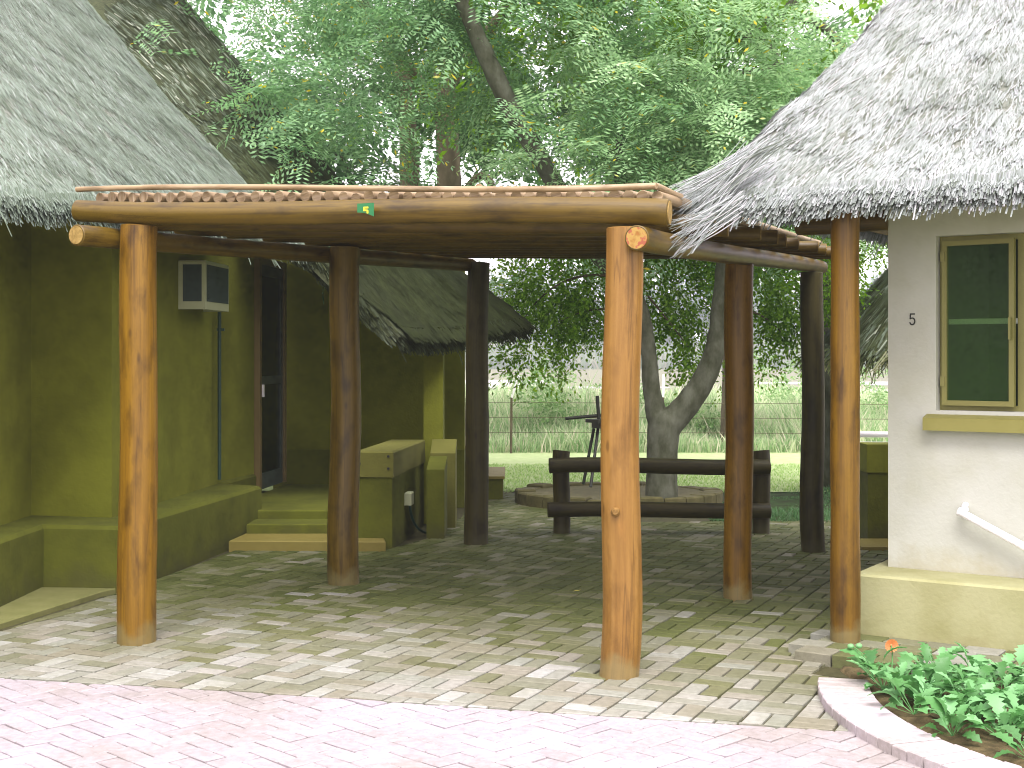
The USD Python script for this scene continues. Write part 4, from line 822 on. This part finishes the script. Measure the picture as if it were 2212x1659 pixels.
# pale feathery tree on the right
t2 = thing('feathery_tree', 'paler feathery tree above the right half of the carport beside the grey thatch', 'tree', (3.6, 16.5, 0))
limbs(t2, [([(3.9, 16.5, -.1), (3.7, 16.4, 2.5), (3.2, 16.2, 4.6), (2.75, 15.8, 5.3)], [.25, .2, .14, .09]), ([(2.62, 15.9, 5.2), (3.05, 16, 5.5), (3.6, 16.3, 6.1)], [.14, .12, .09]),
           ([(3.15, 16.0, 5.55), (3.6, 16, 5.35), (3.95, 16, 4.9)], [.07, .055, .045]), ([(3.4, 16.2, 4.2), (1.6, 14.4, 3.9), (.9, 13.9, 3.6)], [.05, .02, .008]), ([(3.1, 16, 4.9), (2.0, 14.6, 4.5), (1.3, 14, 4.3)], [.05, .02, .008])], M['bark'], 'trunk')
r2 = np.random.default_rng(102)
cl = [(1.3, 14.0, 4.0, 1.0, .8, .6), (2.2, 13.9, 4.1, 1.0, .8, .7), (2.1, 13.9, 4.75, 1.1, .9, .55), (2.8, 14.2, 4.5, .9, .9, .6), (1.0, 14.0, 4.6, .7, .6, .4), (1.2, 14.0, 3.45, .7, .6, .35), (2.0, 13.8, 3.5, .9, .6, .4), (2.7, 14.0, 3.75, .6, .6, .5), (3.5, 15.2, 5.2, .8, .8, .5), (.6, 14.2, 3.65, .5, .5, .35), (2.2, 16, 7.2, 2.2, 1.5, .9), (3.1, 14.8, 5.1, .7, .6, .4)]
pos, out = boughs(r2, cl, 118, 11); pos, out = clear(pos, out, gaps, 32)
v, f = place(PIN, pos, out, r2); obj('crown', (v, f), M['lf_pin2'], t2, kind='stuff', tone='isl4')
# dark trees further back
for k, (bx_, by_, lab, cl, n) in enumerate([
    (-1.8, 23.0, 'dark leafy tree behind the feathery tree on the left', [(-3.6, 22, 5.6, 1.6, 1.6, 1.4), (-2.0, 22, 4.2, 1.2, 1.3, 1.1), (-1.0, 22, 6.4, 1.7, 1.6, 1.1), (.2, 22, 5.4, 1.0, 1.2, .8), (-2.8, 22, 3.2, 1.0, 1.0, .8), (-.3, 22, 4.3, .8, .9, .4), (-3.9, 22, 4.2, 1.0, 1, 1.2)], 560),
    (3.85, 24.0, 'dark leafy tree behind the pale feathery tree', [(1.3, 23, 6.6, 1.5, 1.5, .9), (2.6, 23, 6.0, 1.6, 1.5, 1.2), (4.4, 23, 6.3, 1.5, 1.5, 1.2), (5.4, 23, 4.9, 1.2, 1.2, 1.0), (2.4, 23, 4.4, 1.3, 1.2, .9), (1.0, 23, 4.9, .8, .9, .6), (3.8, 23, 4.2, 1.2, 1.2, .8), (1.1, 23, 3.9, .6, .6, .35)], 620)]):
    t = thing('leafy_tree', lab, 'tree', (bx_, by_, 0)); rk = np.random.default_rng(110 + k)
    limbs(t, [([(bx_, by_, -.2), (bx_ + .05, by_, 2.5), (bx_ + .2, by_ - .2, 5.5)], [.26, .2, .1]), ([(bx_ + .05, by_, 3), (bx_ + 1.2, by_ - .4, 5.5)], [.1, .04]), ([(bx_ + .05, by_, 2.6), (bx_ - 1.2, by_ - .4, 5.2)], [.1, .04])], M['darkbark'], 'trunk')
    pos, out = clumps(rk, cl, n, .7); pos, out = clear(pos, out, gaps, 34); v, f = place(PIN_S, pos, out, rk, (1.0, 1.6)); obj('crown', (v, f), M['lf_dark'], t, kind='stuff', tone='isl4')
# forked tree with low broad leaves
YF = 14.3; t3 = thing('forked_tree', 'grey forked tree with low leafy branches inside the stone ring', 'tree', G(1430, 1092))
import manifold3d as m3
def bones(chains, edge=.035):
    """hulls of neighbouring spheres, united and smoothed into one trunk"""
    parts = []
    for ch in chains:
        sp_ = [m3.Manifold.sphere(r, 20).translate(list(map(float, p))) for p, r in ch]
        parts += [m3.Manifold.batch_hull([sp_[i], sp_[i + 1]]) for i in range(len(sp_) - 1)]
    mm = m3.Manifold.batch_boolean(parts, m3.OpType.Add).refine_to_length(edge).to_mesh()
    t = trimesh.Trimesh(mm.vert_properties[:, :3], mm.tri_verts); trimesh.smoothing.filter_taubin(t, iterations=14)
    t.vertices += t.vertex_normals * ((meshkit.fbm(t.vertices * 9, 3, 2) - .5) * .022)[:, None]
    return t
def chain(pts, rad, n=9):
    q = spline(np.c_[np.array(pts), rad], n); return [(k[:3], max(k[3], .01)) for k in q]
obj('trunk', bones([chain([X(1428, 1110, YF), X(1429, 1050, YF), X(1431, 970, YF), X(1434, 915, YF)], [.19, .165, .162, .17], 7),
    chain([X(1434, 930, YF), X(1470, 890, YF), X(1515, 830, YF), X(1543, 760, YF), X(1556, 650, YF), X(1563, 560, YF), X(1550, 400, YF), X(1560, 200, YF)], [.15, .135, .122, .105, .085, .075, .06, .03], 22),
    chain([X(1430, 930, YF), X(1412, 870, YF), X(1404, 800, YF), X(1393, 700, YF), X(1365, 625, YF), X(1300, 560, YF), X(1200, 400, YF), X(1105, 235, YF - .3), X(1045, 110, YF - .4), X(980, -40, YF - .3)], [.13, .10, .085, .075, .085, .10, .095, .10, .09, .07], 26),
    chain([X(1345, 600, YF), X(1341, 400, YF), X(1345, 250, YF)], [.05, .07, .05], 6)]), M['bark'], t3, True)
for pts, rad in (([X(1393, 690, YF), X(1300, 640, YF + .3), X(1200, 700, YF + .3)], [.02, .012, .005]), ([X(1550, 690, YF), X(1620, 640, YF + .2), X(1690, 720, YF + .3)], [.02, .012, .005]), ([X(1340, 600, YF), X(1200, 570, YF + .4), X(1125, 700, YF + .3)], [.02, .012, .004]), ([X(1400, 640, YF), X(1450, 700, YF + .2), X(1495, 760, YF + .3)], [.012, .009, .004])):
    t_, uv_ = tube(np.array([pts[0] * (1 - q) ** 2 + pts[1] * 2 * q * (1 - q) + pts[2] * q * q for q in np.linspace(0, 1, 5)]), np.interp(np.linspace(0, 1, 5), [0, .5, 1], rad), 7, 14); obj('branch', t_, M['darkbark'], t3, True, uv_)
r3 = np.random.default_rng(103)
def cz(u, v, Y, ru, rv, ry): p = X(u, v, Y); return (*p, ru / 3000 * Y, ry, rv / 3000 * Y)
cl = [cz(1110, 622, 15.0, 60, 60, .4), cz(1190, 622, 14.9, 90, 70, .6), cz(1270, 652, 14.9, 70, 60, .6), cz(1220, 692, 14.8, 60, 40, .5), cz(1120, 712, 14.7, 35, 40, .3), cz(1165, 767, 14.6, 55, 16, .25), cz(1110, 777, 14.5, 14, 24, .12), cz(1215, 777, 14.6, 26, 16, .2), cz(1290, 722, 14.7, 22, 22, .2),
      cz(1440, 622, 15.0, 70, 80, .6), cz(1490, 672, 14.9, 60, 50, .4), cz(1490, 737, 14.8, 40, 42, .3), cz(1510, 787, 14.7, 28, 14, .2), cz(1420, 702, 15, 30, 22, .3), cz(1650, 612, 14.9, 60, 70, .6), cz(1700, 662, 14.8, 60, 50, .5), cz(1640, 747, 14.8, 22, 40, .2), cz(1690, 712, 14.9, 45, 24, .4), cz(1800, 612, 14.9, 60, 60, .5), cz(1850, 500, 15.5, 90, 50, .5), cz(1560, 540, 15.2, 90, 50, .6), cz(1350, 540, 15.2, 100, 50, .6), cz(1645, 797, 14.6, 8, 16, .1), cz(1565, 822, 14.5, 8, 12, .1), cz(1200, 510, 15.0, 90, 40, .5), cz(1450, 500, 15, 90, 40, .5), cz(1700, 500, 15, 90, 40, .5)]
pos, out = clumps(r3, cl, 2400, .5); pos, out = clear(pos, out, [(1530, 600, 12, 12), (1420, 590, 14, 12), (1230, 600, 12, 10), (1720, 590, 22, 16), (1640, 640, 10, 12)], 6)
hp, ho = clumps(r3, [(1.2, 15.6, 5.6, 2.6, 1.8, 1.0), (3.6, 15.6, 5.4, 2.2, 1.8, 1.0), (2.0, 13.6, 5.9, 2.6, 1.4, .8), (2.4, 17.2, 4.6, 2.6, .9, 1.0), (-.2, 17.0, 5.0, 1.6, 1.0, 1.0)], 1300, .6); hp, ho = clear(hp, ho, gaps, 40)  # upper crown, mostly out of view, added to shade the yard and grass
vh, fh = place([leaf_spray(np.random.default_rng(300 + k), 14, .6, (.11, .05)) for k in range(3)], hp, ho, r3, (.8, 1.2))
v, f = place(BRD, pos, out + V3(0, 0, -.25), r3, (.5, .85)); v, f = join([(v, f), (vh, fh)]); obj('crown', (v, f), M['lf_broad'], t3, kind='stuff', tone='isl4')

# ------------------------------------------------------------------ far shade roof on the right, white rail, wire fence
lp_ = thing('thatched_shelter', 'dark thatched shelter roof with ragged straw edge behind the right hut', 'shelter', (4.4, 15, 0))
SS = loft([(3.35, 15.4, 1.66), (3.27, 14.4, 1.66), (3.6, 13.7, 1.63), (4.6, 13.4, 1.62), (5.6, 13.5, 1.62)], [(5.25, 15.0, 3.9), (5.26, 15.0, 3.9)], bell(.9))
thatch(lp_, SS, 6000, M['straw_m'], M['thatch_dark'], .12, 40, skirt=1500, side0=800, L=(.1, .4), W=(.004, .01), jit=.15)
rng = np.random.default_rng(41); n = 900; s0 = rng.random(n); q = SS(s0, np.zeros(n)); dd = unit(V3(-.3, -.15, -.9) + rng.normal(0, .35, (n, 3))); ln = rng.uniform(.12, .34, (n, 1)); obj('palm_fringe', quads(q + dd * ln / 2, unit(np.cross(dd, rng.normal(0, 1, (n, 3)))) * .006, dd * ln / 2), M['plainleaf_palm'], lp_, kind='stuff', tone='isl4')
for x, y in ((4.5, 14.6), (5.3, 15.2)): post(V3(x, y, 0), 2.0, .07, M['darkpole'], 60, parent=lp_)
wr = thing('white_railing', 'white painted pipe railing on the lawn behind the right hut', 'railing', (5.2, 17.0, 0))
for z_v, r_ in ((938, .045), (958, .03), (975, .04), (1022, .035)):
    rod([X(1785, z_v - 1, 16.5), X(1850, z_v, 16.5), X(2050, z_v + 1, 16.5)], r_ * .8, 'rail', wr, M['whitemetal'])
for u in (1792, 1960, 2048): rod([X(u, 930, 16.55), X(u, 1062, 16.55)], .035, 'upright', wr, M['whitemetal'])
wf = thing('wire_fence', 'thin wire fence with dark posts and white slanted arms along the tall grass', 'fence', (1.5, 22.5, 0))
for u in (1105, 1432, 1760):
    rod([X(u - 1, 985, 22.5), X(u, 858, 22.5)], .02, 'post', wf, M['darkbark'])
    if u != 1432: rod([X(u, 860, 22.5), X(u + 16, 812, 22.4)], .018, 'arm', wf, M['whitemetal'])
rod([X(1432, 858, 22.5), X(1433, 808, 22.5)], .022, 'marker_post', wf, M['whitemetal'])
for v_ in (871, 903, 935): rod([X(850, v_ - 1, 22.5), X(1500, v_, 22.5), X(2300, v_ + 6, 22.5)], .0045, 'wire', wf, M['darkbark'])

# ------------------------------------------------------------------ grass and bushes
def blades(rng, n, xr, yr, h, w, lean=.35, zfun=ground_z):
    x = rng.uniform(*xr, n); y = rng.uniform(*yr, n); b = np.c_[x, y, zfun(y)]; hh = h(x, y) * rng.uniform(.55, 1.15, n)
    a = rng.uniform(0, 2 * np.pi, n); side = np.c_[np.cos(a), np.sin(a), 0 * a] * rng.uniform(w * .6, w * 1.3, n)[:, None]
    tip = b + np.c_[rng.normal(0, lean, n) * hh, rng.normal(0, lean, n) * hh, hh]; mid = b * .45 + tip * .55 + np.c_[np.zeros((n, 2)), hh * .1]
    v = np.stack([b - side, b + side, mid + side * .7, mid - side * .7, tip], 1).reshape(-1, 3); k = np.arange(n)[:, None] * 5
    return v, np.vstack([k + [0, 1, 2], k + [0, 2, 3], k + [3, 2, 4]])
rng = np.random.default_rng(51)
hfun = lambda x, y: np.clip(.45 + 1.7 * (meshkit.fbm(np.c_[x * .55, y * .55, 0 * x], 3, 6) - .38), .22, 1.5) * np.interp(y, [22.4, 24, 30], [.45, .9, 1.0])
tag(obj('tall_grass', join([blades(rng, 42000, (-3, 10), (22.6, 30), hfun, .012), blades(rng, 26000, (-4, 18), (30, 62), lambda x, y: hfun(x, y) * 1.1, .03)]), M['grass_tall'], tone='isl5'), 'pale tall grass growing along the river bank beyond the lawn', 'grass', kind='stuff')
tag(obj('lawn_grass', join([blades(rng, 26000, (-1, 8), (16.0, 20), lambda x, y: np.full(len(x), .035), .006, .5, lambda y: ground_z(y) + .01)]), M['grass_lawn'], tone='isl5'), 'short bright lawn grass around the tree ring', 'grass', kind='stuff')
tag(obj('shade_grass', blades(rng, 9000, (1.9, 5.2), (13.2, 16.3), lambda x, y: .06 * np.clip(3 * (meshkit.fbm(np.c_[x * 1.3, y * 1.3, 0 * x], 2, 9) - .3), 0, 1.4), .005, .6, lambda y: ground_z(y) + .008), M['lf_dark'], tone='isl5'), 'patchy grass tinted dark to stand for shade right of the log barrier', 'grass', kind='stuff')
BUSH = [leaf_spray(np.random.default_rng(7), 14, .5, (.10, .05)) for _ in range(2)]
for k, (u, v_, Y, w, h, lab) in enumerate([(1390 - 200, 905, 24.5, .55, .42, 'round green bush in the tall grass left of the front right pole'), (1480, 925, 25, .5, .4, 'small green bush in the tall grass behind the forked tree'), (1840, 860, 27, 1.3, .85, 'wide green bush at the right end of the tall grass'), (1670, 835, 30, 1.1, 1.0, 'yellow green bush in the grass between the right hand poles'), (1165, 850, 28, .5, .55, 'slim pale bush behind the wire fence below the hanging leaves'), (1345, 880, 27, .7, .4, 'low wide bush behind the front right pole')]):
    t = thing('bush', lab, 'bush', (*X(u, v_, Y)[:2], float(ground_z(Y)))); rk = np.random.default_rng(130 + k)
    c = X(u, v_, Y); pos, out = clumps(rk, [(*c, w, w * .8, h), (c[0] + w * .5, c[1], c[2] - h * .3, w * .6, w * .6, h * .7)], 170); v, f = place(BUSH, pos, out, rk, (.6, 1.0)); obj('crown', (v, f), M['lf_bush'], t, kind='stuff', tone='isl4')
# far bank: reeds and trees as one mass
rk = np.random.default_rng(140); FARS = [leaf_spray(rk, 18, 2.4, (1.0, .5)) for _ in range(3)]
cl = [(x, rk.uniform(285, 330), ground_z(300) + rk.uniform(5, 11), rk.uniform(7, 12), 6, rk.uniform(8, 14)) for x in np.arange(-90, 170, 8.0)]
pos, out = clumps(rk, cl, 8000, .5); v, f = place(FARS, pos, out, rk, (.8, 1.5)); far = (v, f)
tag(obj('far_trees', far, M['lf_far'], tone='isl4'), 'pale line of trees on the far bank of the river', 'trees', kind='stuff')
tag(obj('reeds', blades(rk, 30000, (-60, 110), (256, 290), lambda x, y: 2.2 + 3.4 * meshkit.fbm(np.c_[x * .09, y * .05, 0 * x], 3, 3), .22, .3), M['reed'], tone='isl5'), 'pale reeds along the far edge of the river', 'reeds', kind='stuff')
fl = thing('fallen_leaf', 'single small yellow leaf lying on the courtyard bricks', 'leaf', G(1246, 1281)); g = G(1246, 1281); v_ = np.array([g + V3(-.03, 0, .012), g + V3(0, -.012, .016), g + V3(.03, .004, .022), g + V3(0, .014, .014)]); obj('blade', (v_, np.array([[0, 1, 2], [0, 2, 3]])), M['leaf_y'], fl)

# ------------------------------------------------------------------ thin volume added to imitate a lens flare veil
hz = boxm(-2600, 2600, -70, 4100, -4.0, 24.0)
hzm = usdkit.material(stage, '/World/Looks/haze_air', {'v': ('principled_volume', {'color': (.86, .93, .88), 'density': .0009, 'anisotropy': .2})}, [], volume='v.volume')
tag(obj('haze', hz, hzm), kind='stuff')
